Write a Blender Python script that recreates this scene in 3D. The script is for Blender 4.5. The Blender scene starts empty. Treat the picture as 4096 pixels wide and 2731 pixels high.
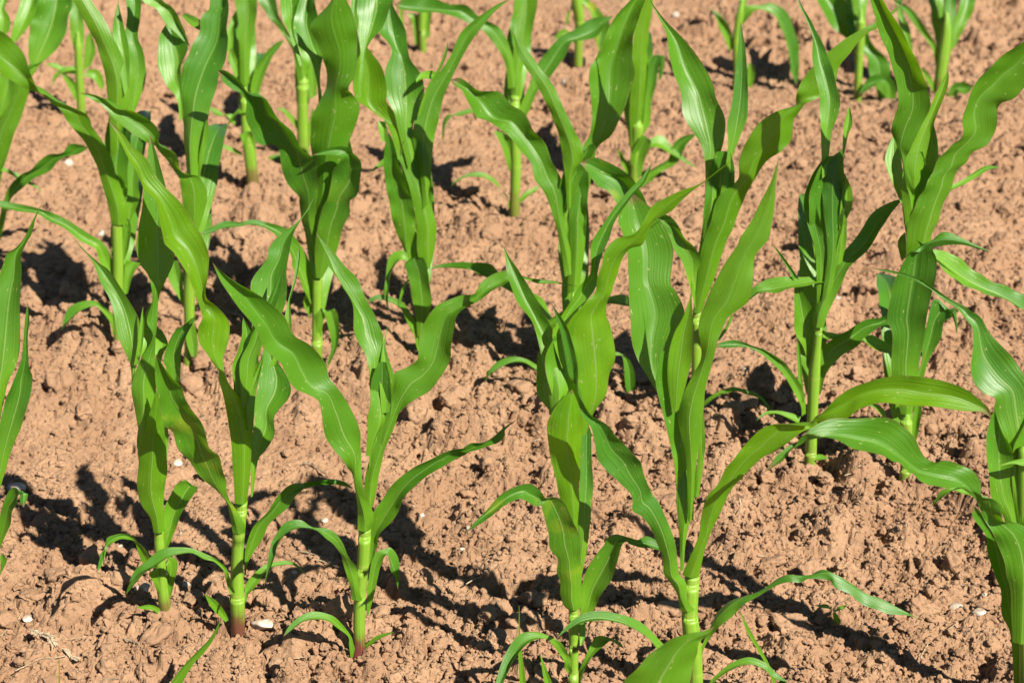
import bpy, bmesh, math, random
import numpy as np
from mathutils import Vector
random.seed(7)
R = math.radians
SC = bpy.context.scene
COL = SC.collection

# ---------------------------------------------------------------- camera
cam_d = bpy.data.cameras.new('camera'); cam = bpy.data.objects.new('camera', cam_d); COL.objects.link(cam)
cam.location = (0, 0, 1.58); cam.rotation_euler = (R(90 - 25), 0, 0)
cam_d.sensor_width = 36; cam_d.lens = 66.306
cam_d.clip_start = 0.05; cam_d.clip_end = 500
cam_d.dof.use_dof = True; cam_d.dof.focus_distance = 2.72; cam_d.dof.aperture_fstop = 6.3
SC.camera = cam
# ---------------------------------------------------------------- sky and sun
SUN_EL, SUN_AZ = 44.0, 138.0            # azimuth clockwise from +Y (away from camera) towards +X
W = bpy.data.worlds.new('World'); SC.world = W; W.use_nodes = True
nt = W.node_tree; bg = nt.nodes['Background']
sky = nt.nodes.new('ShaderNodeTexSky'); sky.sky_type = 'NISHITA'; sky.sun_disc = False
sky.altitude = 2500; sky.air_density = 0.75; sky.dust_density = 0.4; sky.sun_elevation = R(SUN_EL); sky.sun_rotation = R(SUN_AZ)
nt.links.new(sky.outputs[0], bg.inputs[0]); bg.inputs[1].default_value = 0.05
sd = bpy.data.lights.new('sun', 'SUN'); sd.energy = 5.0; sd.angle = R(0.55); sd.color = (1.0, 0.93, 0.82)
sun = bpy.data.objects.new('sun', sd); COL.objects.link(sun)
sv = Vector((math.sin(R(SUN_AZ)) * math.cos(R(SUN_EL)), math.cos(R(SUN_AZ)) * math.cos(R(SUN_EL)), math.sin(R(SUN_EL))))
sun.rotation_euler = sv.to_track_quat('Z', 'Y').to_euler(); sun.location = sv * 20
SC.view_settings.view_transform = 'Standard'; SC.view_settings.look = 'None'
SC.view_settings.exposure = 1.3; SC.view_settings.gamma = 1
SC.cycles.max_bounces = 8; SC.cycles.transmission_bounces = 6; SC.cycles.transparent_max_bounces = 6

# ---------------------------------------------------------------- materials
def mat(name):
    m = bpy.data.materials.new(name); m.use_nodes = True
    n = m.node_tree.nodes; n.clear()
    return m, n, m.node_tree.links
def N(n, t, **kw):
    x = n.new(t)
    for k, v in kw.items(): setattr(x, k, v)
    return x
def math_(n, l, op, a, b=None, clamp=False):
    x = n.new('ShaderNodeMath'); x.operation = op; x.use_clamp = clamp
    for i, s in enumerate((a, b)):
        if s is None: continue
        if isinstance(s, (int, float)): x.inputs[i].default_value = s
        else: l.new(s, x.inputs[i])
    return x.outputs[0]
def mix_(n, l, f, a, b):
    x = n.new('ShaderNodeMix'); x.data_type = 'RGBA'
    for s, i in ((f, 0), (a, 6), (b, 7)):
        if isinstance(s, (int, float)): x.inputs[i].default_value = s
        elif isinstance(s, tuple): x.inputs[i].default_value = s + (1,) if len(s) == 3 else s
        else: l.new(s, x.inputs[i])
    return x.outputs[2]
def ramp_(n, l, f, lo, hi):
    x = n.new('ShaderNodeMapRange'); x.interpolation_type = 'SMOOTHSTEP'
    l.new(f, x.inputs[0]); x.inputs[1].default_value = lo; x.inputs[2].default_value = hi
    return x.outputs[0]

def leaf_material():
    m, n, l = mat('maize_leaf')
    uv = N(n, 'ShaderNodeUVMap'); sep = N(n, 'ShaderNodeSeparateXYZ'); l.new(uv.outputs[0], sep.inputs[0])
    u, v = sep.outputs[0], sep.outputs[1]          # u across (-1..1), v along in metres
    oi = N(n, 'ShaderNodeObjectInfo')
    au = math_(n, l, 'ABSOLUTE', u)
    cc = N(n, 'ShaderNodeCombineXYZ'); l.new(math_(n, l, 'MULTIPLY', u, 38.0), cc.inputs[0]); l.new(math_(n, l, 'MULTIPLY', v, 5.0), cc.inputs[1]); l.new(math_(n, l, 'MULTIPLY', oi.outputs['Random'], 50.0), cc.inputs[2])
    ve = N(n, 'ShaderNodeTexNoise'); ve.inputs['Scale'].default_value = 1.0; ve.inputs['Detail'].default_value = 2.0; l.new(cc.outputs[0], ve.inputs['Vector'])
    vein = ve.outputs[0]
    cd = N(n, 'ShaderNodeCombineXYZ'); l.new(math_(n, l, 'MULTIPLY', u, 11.0), cd.inputs[0]); l.new(math_(n, l, 'MULTIPLY', v, 3.0), cd.inputs[1]); l.new(math_(n, l, 'MULTIPLY', oi.outputs['Random'], 70.0), cd.inputs[2])
    pl = N(n, 'ShaderNodeTexNoise'); pl.inputs['Scale'].default_value = 1.0; pl.inputs['Detail'].default_value = 1.5; l.new(cd.outputs[0], pl.inputs['Vector'])
    pleat = pl.outputs[0]
    geo = N(n, 'ShaderNodeNewGeometry')
    bl = N(n, 'ShaderNodeTexNoise'); bl.inputs['Scale'].default_value = 16; bl.inputs['Detail'].default_value = 3
    tc = N(n, 'ShaderNodeTexCoord'); l.new(tc.outputs['Object'], bl.inputs['Vector'])
    # own colours; tone also carries a painted sun glow on some blades
    oc = N(n, 'ShaderNodeSeparateColor'); l.new(oi.outputs['Color'], oc.inputs[0]); tone = oc.outputs[0]
    c0_ = mix_(n, l, oi.outputs['Random'], (0.037, 0.132, 0.007), (0.022, 0.098, 0.013))
    c1 = mix_(n, l, tone, c0_, (0.100, 0.245, 0.004))
    c2 = mix_(n, l, math_(n, l, 'MULTIPLY', ramp_(n, l, math_(n, l, 'ADD', math_(n, l, 'MULTIPLY', vein, 0.5), math_(n, l, 'MULTIPLY', pleat, 0.5)), 0.38, 0.62), 0.6), c1, (0.058, 0.170, 0.007))
    c3 = mix_(n, l, math_(n, l, 'MULTIPLY', ramp_(n, l, bl.outputs[0], 0.45, 0.75), 0.6), c2, (0.052, 0.155, 0.008))
    # yellower towards the base (v small)
    basef = math_(n, l, 'SUBTRACT', 1.0, ramp_(n, l, v, 0.02, 0.19))
    c4 = mix_(n, l, math_(n, l, 'MULTIPLY', basef, 0.6), c3, (0.125, 0.285, 0.010))
    # midrib
    rib = math_(n, l, 'SUBTRACT', 1.0, ramp_(n, l, au, 0.02, 0.07))
    ribf = math_(n, l, 'MULTIPLY', rib, math_(n, l, 'SUBTRACT', 1.0, math_(n, l, 'MULTIPLY', ramp_(n, l, v, 0.12, 0.38), 0.75)))
    c5 = mix_(n, l, math_(n, l, 'MULTIPLY', ribf, 0.55), c4, (0.20, 0.30, 0.085))
    # pale insect flecks
    fc = N(n, 'ShaderNodeCombineXYZ'); l.new(math_(n, l, 'MULTIPLY', u, 5.0), fc.inputs[0]); l.new(math_(n, l, 'MULTIPLY', v, 60.0), fc.inputs[1]); l.new(math_(n, l, 'MULTIPLY', oi.outputs['Random'], 90.0), fc.inputs[2])
    fl = N(n, 'ShaderNodeTexNoise'); fl.inputs['Scale'].default_value = 1.6; fl.inputs['Detail'].default_value = 3; l.new(fc.outputs[0], fl.inputs['Vector'])
    fleck = math_(n, l, 'MULTIPLY', ramp_(n, l, fl.outputs[0], 0.675, 0.71), 0.75)
    c6 = mix_(n, l, fleck, c5, (0.28, 0.31, 0.11))
    # yellow damage (object colour green channel = amount)
    dmg = math_(n, l, 'MULTIPLY', oc.outputs[1], ramp_(n, l, bl.outputs[0], 0.56, 0.66))
    c7 = mix_(n, l, dmg, c6, (0.28, 0.29, 0.02))
    # thin margin
    c8 = mix_(n, l, ramp_(n, l, au, 0.965, 0.985), c7, (0.12, 0.11, 0.03))
    al = N(n, 'ShaderNodeAttribute'); al.attribute_name = 'along'
    c9 = mix_(n, l, ramp_(n, l, al.outputs['Fac'], 0.955, 0.99), c8, (0.14, 0.085, 0.04))
    pr = N(n, 'ShaderNodeBsdfPrincipled'); l.new(c9, pr.inputs['Base Color'])
    pr.inputs['Roughness'].default_value = 0.41; pr.inputs['IOR'].default_value = 1.45
    pr.inputs['Specular IOR Level'].default_value = 0.48
    bp = N(n, 'ShaderNodeBump'); bp.inputs['Strength'].default_value = 0.42; bp.inputs['Distance'].default_value = 0.0016
    hh = math_(n, l, 'ADD', math_(n, l, 'ADD', math_(n, l, 'MULTIPLY', vein, 0.35), math_(n, l, 'MULTIPLY', pleat, 1.3)), math_(n, l, 'MULTIPLY', rib, 0.5)); l.new(hh, bp.inputs['Height'])
    l.new(bp.outputs[0], pr.inputs['Normal'])
    tr = N(n, 'ShaderNodeBsdfTranslucent')
    t1 = mix_(n, l, tone, (0.12, 0.36, 0.003), (0.38, 0.60, 0.004))
    t2 = mix_(n, l, basef, t1, (0.26, 0.48, 0.015))
    t3 = mix_(n, l, math_(n, l, 'MULTIPLY', ribf, 0.5), t2, (0.34, 0.48, 0.07))
    l.new(t3, tr.inputs[0]); l.new(bp.outputs[0], tr.inputs['Normal'])
    mx = N(n, 'ShaderNodeMixShader'); l.new(math_(n, l, 'ADD', math_(n, l, 'MULTIPLY', tone, 0.22), 0.22), mx.inputs[0])
    l.new(pr.outputs[0], mx.inputs[1]); l.new(tr.outputs[0], mx.inputs[2])
    out = N(n, 'ShaderNodeOutputMaterial'); l.new(mx.outputs[0], out.inputs[0])
    return m

def stem_material():
    m, n, l = mat('maize_stem')
    uv = N(n, 'ShaderNodeUVMap'); sep = N(n, 'ShaderNodeSeparateXYZ'); l.new(uv.outputs[0], sep.inputs[0])
    u, v = sep.outputs[0], sep.outputs[1]
    at = N(n, 'ShaderNodeAttribute'); at.attribute_name = 'band'
    oi = N(n, 'ShaderNodeObjectInfo'); oc = N(n, 'ShaderNodeSeparateColor'); l.new(oi.outputs['Color'], oc.inputs[0])
    cc = N(n, 'ShaderNodeCombineXYZ'); l.new(math_(n, l, 'MULTIPLY', u, 60.0), cc.inputs[0]); l.new(math_(n, l, 'MULTIPLY', v, 6.0), cc.inputs[1]); l.new(math_(n, l, 'MULTIPLY', oi.outputs['Random'], 50.0), cc.inputs[2])
    ve = N(n, 'ShaderNodeTexNoise'); ve.inputs['Scale'].default_value = 1.0; ve.inputs['Detail'].default_value = 2; l.new(cc.outputs[0], ve.inputs['Vector'])
    c1 = mix_(n, l, ramp_(n, l, ve.outputs[0], 0.35, 0.65), (0.115, 0.235, 0.016), (0.165, 0.285, 0.025))
    c2 = mix_(n, l, at.outputs['Fac'], c1, (0.30, 0.32, 0.08))
    nz = N(n, 'ShaderNodeTexNoise'); nz.inputs['Scale'].default_value = 45; tc = N(n, 'ShaderNodeTexCoord'); l.new(tc.outputs['Object'], nz.inputs['Vector'])
    hh = math_(n, l, 'ADD', v, math_(n, l, 'MULTIPLY', math_(n, l, 'SUBTRACT', math_(n, l, 'ADD', nz.outputs[0], ve.outputs[0]), 1.0), 0.045))
    foot = math_(n, l, 'SUBTRACT', 1.0, ramp_(n, l, hh, 0.012, 0.058))
    c3 = mix_(n, l, math_(n, l, 'MULTIPLY', foot, oc.outputs[0]), c2, (0.105, 0.014, 0.022))
    pr = N(n, 'ShaderNodeBsdfPrincipled'); l.new(c3, pr.inputs['Base Color'])
    pr.inputs['Roughness'].default_value = 0.42; pr.inputs['Specular IOR Level'].default_value = 0.4
    pr.inputs['Subsurface Weight'].default_value = 0.25; pr.inputs['Subsurface Radius'].default_value = (0.006, 0.008, 0.002); pr.inputs['Subsurface Scale'].default_value = 1.0
    bp = N(n, 'ShaderNodeBump'); bp.inputs['Strength'].default_value = 0.25; bp.inputs['Distance'].default_value = 0.001
    l.new(ve.outputs[0], bp.inputs['Height']); l.new(bp.outputs[0], pr.inputs['Normal'])
    out = N(n, 'ShaderNodeOutputMaterial'); l.new(pr.outputs[0], out.inputs[0])
    return m

def soil_material(name, base=(0.275, 0.166, 0.096)):
    m, n, l = mat(name)
    geo = N(n, 'ShaderNodeNewGeometry')
    a = N(n, 'ShaderNodeTexNoise'); a.inputs['Scale'].default_value = 9; a.inputs['Detail'].default_value = 6; l.new(geo.outputs['Position'], a.inputs['Vector'])
    b = N(n, 'ShaderNodeTexNoise'); b.inputs['Scale'].default_value = 170; b.inputs['Detail'].default_value = 4; b.inputs['Roughness'].default_value = 0.65; l.new(geo.outputs['Position'], b.inputs['Vector'])
    d = N(n, 'ShaderNodeTexNoise'); d.inputs['Scale'].default_value = 600; d.inputs['Detail'].default_value = 3; l.new(geo.outputs['Position'], d.inputs['Vector'])
    k = lambda f: tuple(min(1, x * f) for x in base)
    c1 = mix_(n, l, ramp_(n, l, a.outputs[0], 0.35, 0.68), (base[0] * .86, base[1] * .82, base[2] * .80), (base[0] * 1.10, base[1] * 1.12, base[2] * 1.13))
    c2 = mix_(n, l, ramp_(n, l, b.outputs[0], 0.38, 0.66), mix_(n, l, 0.55, c1, k(0.72)), c1)
    c3 = mix_(n, l, math_(n, l, 'MULTIPLY', ramp_(n, l, b.outputs[0], 0.68, 0.74), 0.5), c2, (0.38, 0.29, 0.22))
    pr = N(n, 'ShaderNodeBsdfPrincipled'); l.new(c3, pr.inputs['Base Color'])
    pr.inputs['Roughness'].default_value = 0.95; pr.inputs['Specular IOR Level'].default_value = 0.15
    bp = N(n, 'ShaderNodeBump'); bp.inputs['Strength'].default_value = 0.7; bp.inputs['Distance'].default_value = 0.004
    hh = math_(n, l, 'ADD', b.outputs[0], math_(n, l, 'MULTIPLY', d.outputs[0], 0.45)); l.new(hh, bp.inputs['Height'])
    l.new(bp.outputs[0], pr.inputs['Normal'])
    out = N(n, 'ShaderNodeOutputMaterial'); l.new(pr.outputs[0], out.inputs[0])
    return m

def simple_material(name, ca, cb, scale=60, rough=0.7, bump=0.3, stretch=None):
    m, n, l = mat(name)
    tc = N(n, 'ShaderNodeTexCoord'); mp = N(n, 'ShaderNodeMapping'); l.new(tc.outputs['Object'], mp.inputs[0])
    if stretch: mp.inputs['Scale'].default_value = stretch
    a = N(n, 'ShaderNodeTexNoise'); a.inputs['Scale'].default_value = scale; a.inputs['Detail'].default_value = 5; l.new(mp.outputs[0], a.inputs['Vector'])
    pr = N(n, 'ShaderNodeBsdfPrincipled'); l.new(mix_(n, l, ramp_(n, l, a.outputs[0], 0.38, 0.64), ca, cb), pr.inputs['Base Color'])
    pr.inputs['Roughness'].default_value = rough; pr.inputs['Specular IOR Level'].default_value = 0.3
    bp = N(n, 'ShaderNodeBump'); bp.inputs['Strength'].default_value = bump; bp.inputs['Distance'].default_value = 0.002
    l.new(a.outputs[0], bp.inputs['Height']); l.new(bp.outputs[0], pr.inputs['Normal'])
    out = N(n, 'ShaderNodeOutputMaterial'); l.new(pr.outputs[0], out.inputs[0])
    return m

M_LEAF = leaf_material(); M_STEM = stem_material()
M_SOIL = soil_material('soil'); M_CLOD = soil_material('soil_clod', (0.285, 0.173, 0.101))
M_STONE = simple_material('pale_stone', (0.28, 0.21, 0.15), (0.42, 0.38, 0.31), 70, 0.6)
M_STRAW = simple_material('dry_straw', (0.13, 0.09, 0.055), (0.26, 0.20, 0.13), 220, 0.8)
M_STRAWL = simple_material('pale_straw', (0.24, 0.18, 0.11), (0.36, 0.29, 0.19), 220, 0.8)

# ---------------------------------------------------------------- numeric noise for the ground
def h2(ix, iy, s):
    x = (ix.astype(np.int64) * 374761393 + iy.astype(np.int64) * 668265263 + s * 1442695041) & 0xFFFFFFFF
    x = ((x ^ (x >> 13)) * 1274126177) & 0xFFFFFFFF
    x = ((x ^ (x >> 16)) * 2246822519) & 0xFFFFFFFF
    return ((x ^ (x >> 15)) & 0xFFFFFF) / float(0xFFFFFF)
def vnoise(x, y, s):
    ix, iy = np.floor(x), np.floor(y); fx, fy = x - ix, y - iy
    fx = fx * fx * (3 - 2 * fx); fy = fy * fy * (3 - 2 * fy)
    a = h2(ix, iy, s); b = h2(ix + 1, iy, s); c = h2(ix, iy + 1, s); d = h2(ix + 1, iy + 1, s)
    return (a + (b - a) * fx) * (1 - fy) + (c + (d - c) * fx) * fy - 0.5
def domes(x, y, cell, prob, s, sharp=False):
    gx, gy = x / cell, y / cell
    ix, iy = np.floor(gx), np.floor(gy); out = np.zeros_like(x)
    for dx in (-1, 0, 1):
        for dy in (-1, 0, 1):
            cx, cy = ix + dx, iy + dy
            on = h2(cx, cy, s + 3) < prob
            px = cx + h2(cx, cy, s); py = cy + h2(cx, cy, s + 1)
            rr = 0.30 + 0.55 * h2(cx, cy, s + 2) ** 1.5
            e = h2(cx, cy, s + 5) * 3.14; st = 0.7 + 0.6 * h2(cx, cy, s + 6)
            ddx, ddy = gx - px, gy - py
            rx = (ddx * np.cos(e) + ddy * np.sin(e)) * st; ry = (-ddx * np.sin(e) + ddy * np.cos(e)) / st
            q = np.clip(1 - (rx * rx + ry * ry) / (rr * rr), 0, 1)
            out = np.maximum(out, np.where(on, (np.sqrt(q) if sharp else q * (0.6 + 0.4 * np.sqrt(q))) * rr, 0))
    return out * cell
def height(x, y):
    near = np.clip((12 - np.hypot(x, y - 3)) / 6, 0, 1)
    wx = x + 0.006 * vnoise(x * 70, y * 70, 91) + 0.012 * vnoise(x * 25, y * 25, 93)
    wy = y + 0.006 * vnoise(x * 70, y * 70, 92) + 0.012 * vnoise(x * 25, y * 25, 94)
    z = 0.030 * vnoise(x * 2.1 + 5, y * 2.1, 1) + 0.016 * vnoise(x * 5, y * 5, 2) + 0.009 * vnoise(x * 11, y * 11, 3)
    row = 0.5 + 0.5 * np.cos((y + 0.33 * x - 2.22) / 0.90 * 6.2832)               # 1 on the plant rows, 0 between them
    rough = np.clip(0.16 + 0.95 * row + 1.1 * vnoise(x * 2.6, y * 2.6, 8), 0.08, 1.5)   # cloddy rows, finer tilth between
    z = z + 0.012 * (row - 0.5) + rough * (0.70 * domes(wx, wy, 0.085, 0.32, 10) + 0.70 * domes(wx, wy, 0.038, 0.45, 20))
    z = z + (0.25 + 0.75 * np.clip(rough, 0, 1)) * 0.60 * domes(wx, wy, 0.021, 0.62, 30, True) + (0.45 + 0.4 * np.clip(rough, 0, 1)) * 0.70 * domes(wx + 9, wy, 0.0115, 0.7, 40, True)
    pit = vnoise(wx * 42, wy * 42, 61) + 0.6 * vnoise(wx * 95, wy * 95, 62)
    z = z - 0.011 * np.clip((-pit - 0.20) / 0.22, 0, 1)
    p2 = vnoise(wx * 120, wy * 120, 63) + 0.5 * vnoise(wx * 210, wy * 210, 64)
    z = z - 0.0050 * np.clip((-p2 - 0.18) / 0.2, 0, 1)
    z = z + 0.004 * vnoise(x * 60, y * 60, 4) + 0.0032 * vnoise(x * 140, y * 140, 5) + 0.0022 * vnoise(x * 280, y * 280, 6)
    return (z - 0.022) * near
def mesh_np(name, co, faces, material, smooth=True, uvs=None):
    me = bpy.data.meshes.new(name)
    co = np.asarray(co, np.float32); faces = np.asarray(faces, np.int32); k = faces.shape[1]
    me.vertices.add(len(co)); me.vertices.foreach_set('co', co.ravel())
    me.loops.add(faces.size); me.loops.foreach_set('vertex_index', faces.ravel())
    me.polygons.add(len(faces)); me.polygons.foreach_set('loop_start', np.arange(0, faces.size, k, dtype=np.int32))
    me.polygons.foreach_set('use_smooth', np.full(len(faces), smooth, bool))
    me.materials.append(material); me.update(calc_edges=True)
    o = bpy.data.objects.new(name, me); COL.objects.link(o)
    return o
def grow(a, n, f, d0):
    out = []; d = d0
    for _ in range(n): d *= f; a += d; out.append(a)
    return out
xs = np.concatenate([np.arange(0, 0.95, 0.0030), np.arange(0.95, 2.2, 0.0068)]); xs = np.concatenate([xs, grow(xs[-1], 34, 1.28, 0.01)])
xs = np.concatenate([-xs[:0:-1], xs])
ys = np.concatenate([np.arange(1.75, 3.4, 0.0030), np.arange(3.4, 5.0, 0.005), np.arange(5.0, 7.6, 0.010)])
ys = np.concatenate([np.array(grow(0, 16, 1.3, 0.01))[::-1] * -1 + 1.75, ys, grow(ys[-1], 32, 1.28, 0.014)])
X, Y = np.meshgrid(xs, ys); X = X.ravel(); Y = Y.ravel(); Z = height(X, Y)
nx, ny = len(xs), len(ys)
ii = (np.arange(ny - 1)[:, None] * nx + np.arange(nx - 1)[None, :]).ravel()
ground = mesh_np('ground', np.stack([X, Y, Z], 1), np.stack([ii, ii + 1, ii + nx + 1, ii + nx], 1), M_SOIL, False)
ground['kind'] = 'structure'

# ---------------------------------------------------------------- clods and crumbs
def ico(sub):
    bm = bmesh.new(); bmesh.ops.create_icosphere(bm, subdivisions=sub, radius=1)
    v = np.array([p.co[:] for p in bm.verts]); f = np.array([[q.index for q in p.verts] for p in bm.faces]); bm.free()
    return v, f
rng = np.random.default_rng(11)
def lump(sub, planes=9, rough=0.20):
    v, f = ico(sub)
    nrm = rng.normal(size=(planes, 3)); nrm /= np.linalg.norm(nrm, axis=1)[:, None]
    dist = rng.uniform(0.45, 0.85, planes)
    r = np.ones(len(v))
    for p, d in zip(nrm, dist):
        c = v @ p; r = np.minimum(r, np.where(c > 0.05, d / np.maximum(c, 0.05), 9))
    off = rng.uniform(0, 90, 3)
    for fr, am in ((2.2, rough), (5.0, rough * .6), (10.0, rough * .35)):
        q = v * fr + off
        r = r + am * 1.3 * (vnoise(q[:, 0] + q[:, 2] * 1.7, q[:, 1] - q[:, 2] * 1.3, 5) + vnoise(q[:, 2] + q[:, 1] * .6, q[:, 0] - q[:, 2] * .8, 6)) * (0.6 if fr > 4 else 1)
    return v * r[:, None], f
def scatter(name, n, sub, smin, smax, power, kind_label, xr, yr, flat=(0.65, 1.0), sink=(0.05, 0.5), smooth=True):
    protos = [lump(sub) for _ in range(14)]
    # denser in the cloddy patches
    px = rng.uniform(-1, 1, n * 3); py = yr[0] + (yr[1] - yr[0]) * rng.uniform(0, 1, n * 3) ** 1.35
    px = px * (0.42 + 0.30 * py)
    rowp = 0.5 + 0.5 * np.cos((py + 0.33 * px - 2.22) / 0.90 * 6.2832)
    keep = rng.uniform(0, 1, n * 3) < np.clip(0.25 + 0.55 * rowp + 0.9 * vnoise(px * 2.6, py * 2.6, 8), 0.10 if smax > 0.006 else 0.35, 1)
    px, py = px[keep][:n], py[keep][:n]; m = len(px)
    s = smin + (smax - smin) * rng.uniform(0, 1, m) ** power
    pz = height(px, py) + s * (0.5 - rng.uniform(*sink, m))
    cos, fcs, base = [], [], 0
    ang = rng.uniform(0, 6.283, (m, 3))
    which = rng.integers(0, len(protos), m)
    for k, (v, f) in enumerate(protos):
        idx = np.where(which == k)[0]
        if not len(idx): continue
        a, b, c = ang[idx].T
        ca, sa, cb, sb, cc, sc_ = np.cos(a), np.sin(a), np.cos(b), np.sin(b), np.cos(c), np.sin(c)
        Rm = np.stack([np.stack([ca * cb, ca * sb * sc_ - sa * cc, ca * sb * cc + sa * sc_], -1), np.stack([sa * cb, sa * sb * sc_ + ca * cc, sa * sb * cc - ca * sc_], -1), np.stack([-sb, cb * sc_, cb * cc], -1)], 1)
        st = rng.uniform(0.75, 1.25, (len(idx), 1, 3))
        q = np.einsum('nij,nvj->nvi', Rm, v[None] * st) * s[idx][:, None, None]
        q[:, :, 2] *= rng.uniform(*flat, len(idx))[:, None]
        q += np.stack([px[idx], py[idx], pz[idx]], -1)[:, None, :]
        cos.append(q.reshape(-1, 3)); fcs.append((f[None] + (base + np.arange(len(idx)) * len(v))[:, None, None]).reshape(-1, 3)); base += len(idx) * len(v)
    o = mesh_np(name, np.concatenate(cos), np.concatenate(fcs), M_CLOD, smooth)
    o['kind'] = 'stuff'; o['label'] = kind_label; o['category'] = 'soil'
    return o
scatter('soil_clods', 1500, 4, 0.007, 0.029, 2.3, 'larger dry reddish brown clods strewn over the field', 0, (1.9, 6.6))
scatter('soil_lumps', 17000, 3, 0.0030, 0.0095, 2.4, 'small rounded lumps of dry reddish brown soil', 0, (1.9, 6.6), sink=(-0.1, 0.45), smooth=False)
scatter('soil_crumbs', 95000, 2, 0.0015, 0.0058, 1.7, 'fine crumbs of dry reddish brown soil', 0, (1.9, 5.2), smooth=False)

# ---------------------------------------------------------------- tags
def tag(o, label, cat, group=None):
    o['label'] = label; o['category'] = cat
    if group: o['group'] = group
    return o
def crom(P, per):
    """Catmull-Rom through rows of P"""
    P = np.asarray(P, float); n = len(P); out = []
    Q = np.vstack([2 * P[0] - P[1], P, 2 * P[-1] - P[-2]])
    for i in range(n - 1):
        p0, p1, p2, p3 = Q[i], Q[i + 1], Q[i + 2], Q[i + 3]
        for t in np.arange(per) / per:
            out.append(0.5 * (2 * p1 + (p2 - p0) * t + (2 * p0 - 5 * p1 + 4 * p2 - p3) * t * t + (3 * p1 - p0 - 3 * p2 + p3) * t ** 3))
    out.append(P[-1])
    return np.array(out)
NC = 11
def leaf_mesh(st, c0, c1, seed):
    rs = np.random.default_rng(seed)
    st = np.asarray(st, float).reshape(-1, 6) / 1000.0
    pts = crom(st, 6); Lp, Rp = pts[:, :3], pts[:, 3:]; mid = (Lp + Rp) / 2; hw = (Rp - Lp) / 2
    w = np.linalg.norm(hw, axis=1)
    tan = np.gradient(mid, axis=0)
    n = np.cross(hw, tan); ln = np.linalg.norm(n, axis=1)
    n = n / np.maximum(ln, 1e-9)[:, None]
    # smooth the normal along the leaf so that it turns gradually
    for _ in range(3):
        m2 = n.copy(); m2[1:-1] = (n[:-2] + 2 * n[1:-1] + n[2:]); n = m2 / np.maximum(np.linalg.norm(m2, axis=1), 1e-9)[:, None]
    ref = n[np.argmax(w)]
    if ref[1] > 0: n = -n
    n_ref = n.copy()
    seg = np.concatenate([[0], np.cumsum(np.linalg.norm(np.diff(mid, axis=0), axis=1))]); T = seg[-1] or 1
    s = seg / T
    c = c0 + (c1 - c0) * np.clip((s - 0.15) / 0.5, 0, 1)
    us = np.linspace(-1, 1, NC)
    th = (0.13 * np.sin(seg / rs.uniform(.14, .24) * 6.283 + rs.uniform(0, 6.28)) + 0.05 * np.sin(seg / rs.uniform(.05, .09) * 6.283 + rs.uniform(0, 6.28))) * np.clip(np.minimum(s / 0.3, (1 - s) / 0.15), 0, 1)
    hh = hw / np.maximum(w, 1e-9)[:, None]
    hw = hh * (w * np.cos(th))[:, None] / np.maximum(np.cos(th), .9)[:, None] + n * (w * np.sin(th))[:, None]
    n = np.cross(hw, tan); n = n / np.maximum(np.linalg.norm(n, axis=1), 1e-9)[:, None]
    n = n * np.sign((n * n_ref).sum(1) + 1e-9)[:, None]
    phL, phR = rs.uniform(0, 6.28, 2); wl = rs.uniform(0.045, 0.075)
    body = np.clip(np.minimum(s / 0.25, (1 - s) / 0.2), 0, 1)
    rip = np.minimum(0.0035, 0.10 * w) * body * (0.4 + 0.9 * rs.uniform())
    co = np.zeros((len(mid), NC, 3))
    for j, u in enumerate(us):
        a = abs(u)
        prof = (0.72 * a + 0.28 * a * a) - 0.45                       # groove at the rib, edges forward
        off = c * w * prof
        ph = phL if u < 0 else phR
        off = off + rip * a ** 2.5 * np.sin(seg / wl * 6.283 + ph)
        co[:, j] = mid + hw * u + n * off[:, None]
    V = co.reshape(-1, 3); nr = len(mid)
    f = [(i * NC + j, i * NC + j + 1, (i + 1) * NC + j + 1, (i + 1) * NC + j) for i in range(nr - 1) for j in range(NC - 1)]
    me = bpy.data.meshes.new('leaf'); me.from_pydata(V.tolist(), [], f)
    at = me.attributes.new('along', 'FLOAT', 'POINT'); at.data.foreach_set('value', np.repeat(s if w[-2] < .006 else s * .5, NC).astype(np.float32))
    uv = me.uv_layers.new(name='UVMap'); vi = np.zeros(len(me.loops), np.int32); me.loops.foreach_get('vertex_index', vi)
    uvs = np.stack([us[vi % NC], seg[vi // NC]], 1).astype(np.float32); uv.data.foreach_set('uv', uvs.ravel())
    me.polygons.foreach_set('use_smooth', [True] * len(me.polygons)); me.materials.append(M_LEAF); me.update()
    return me
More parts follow.
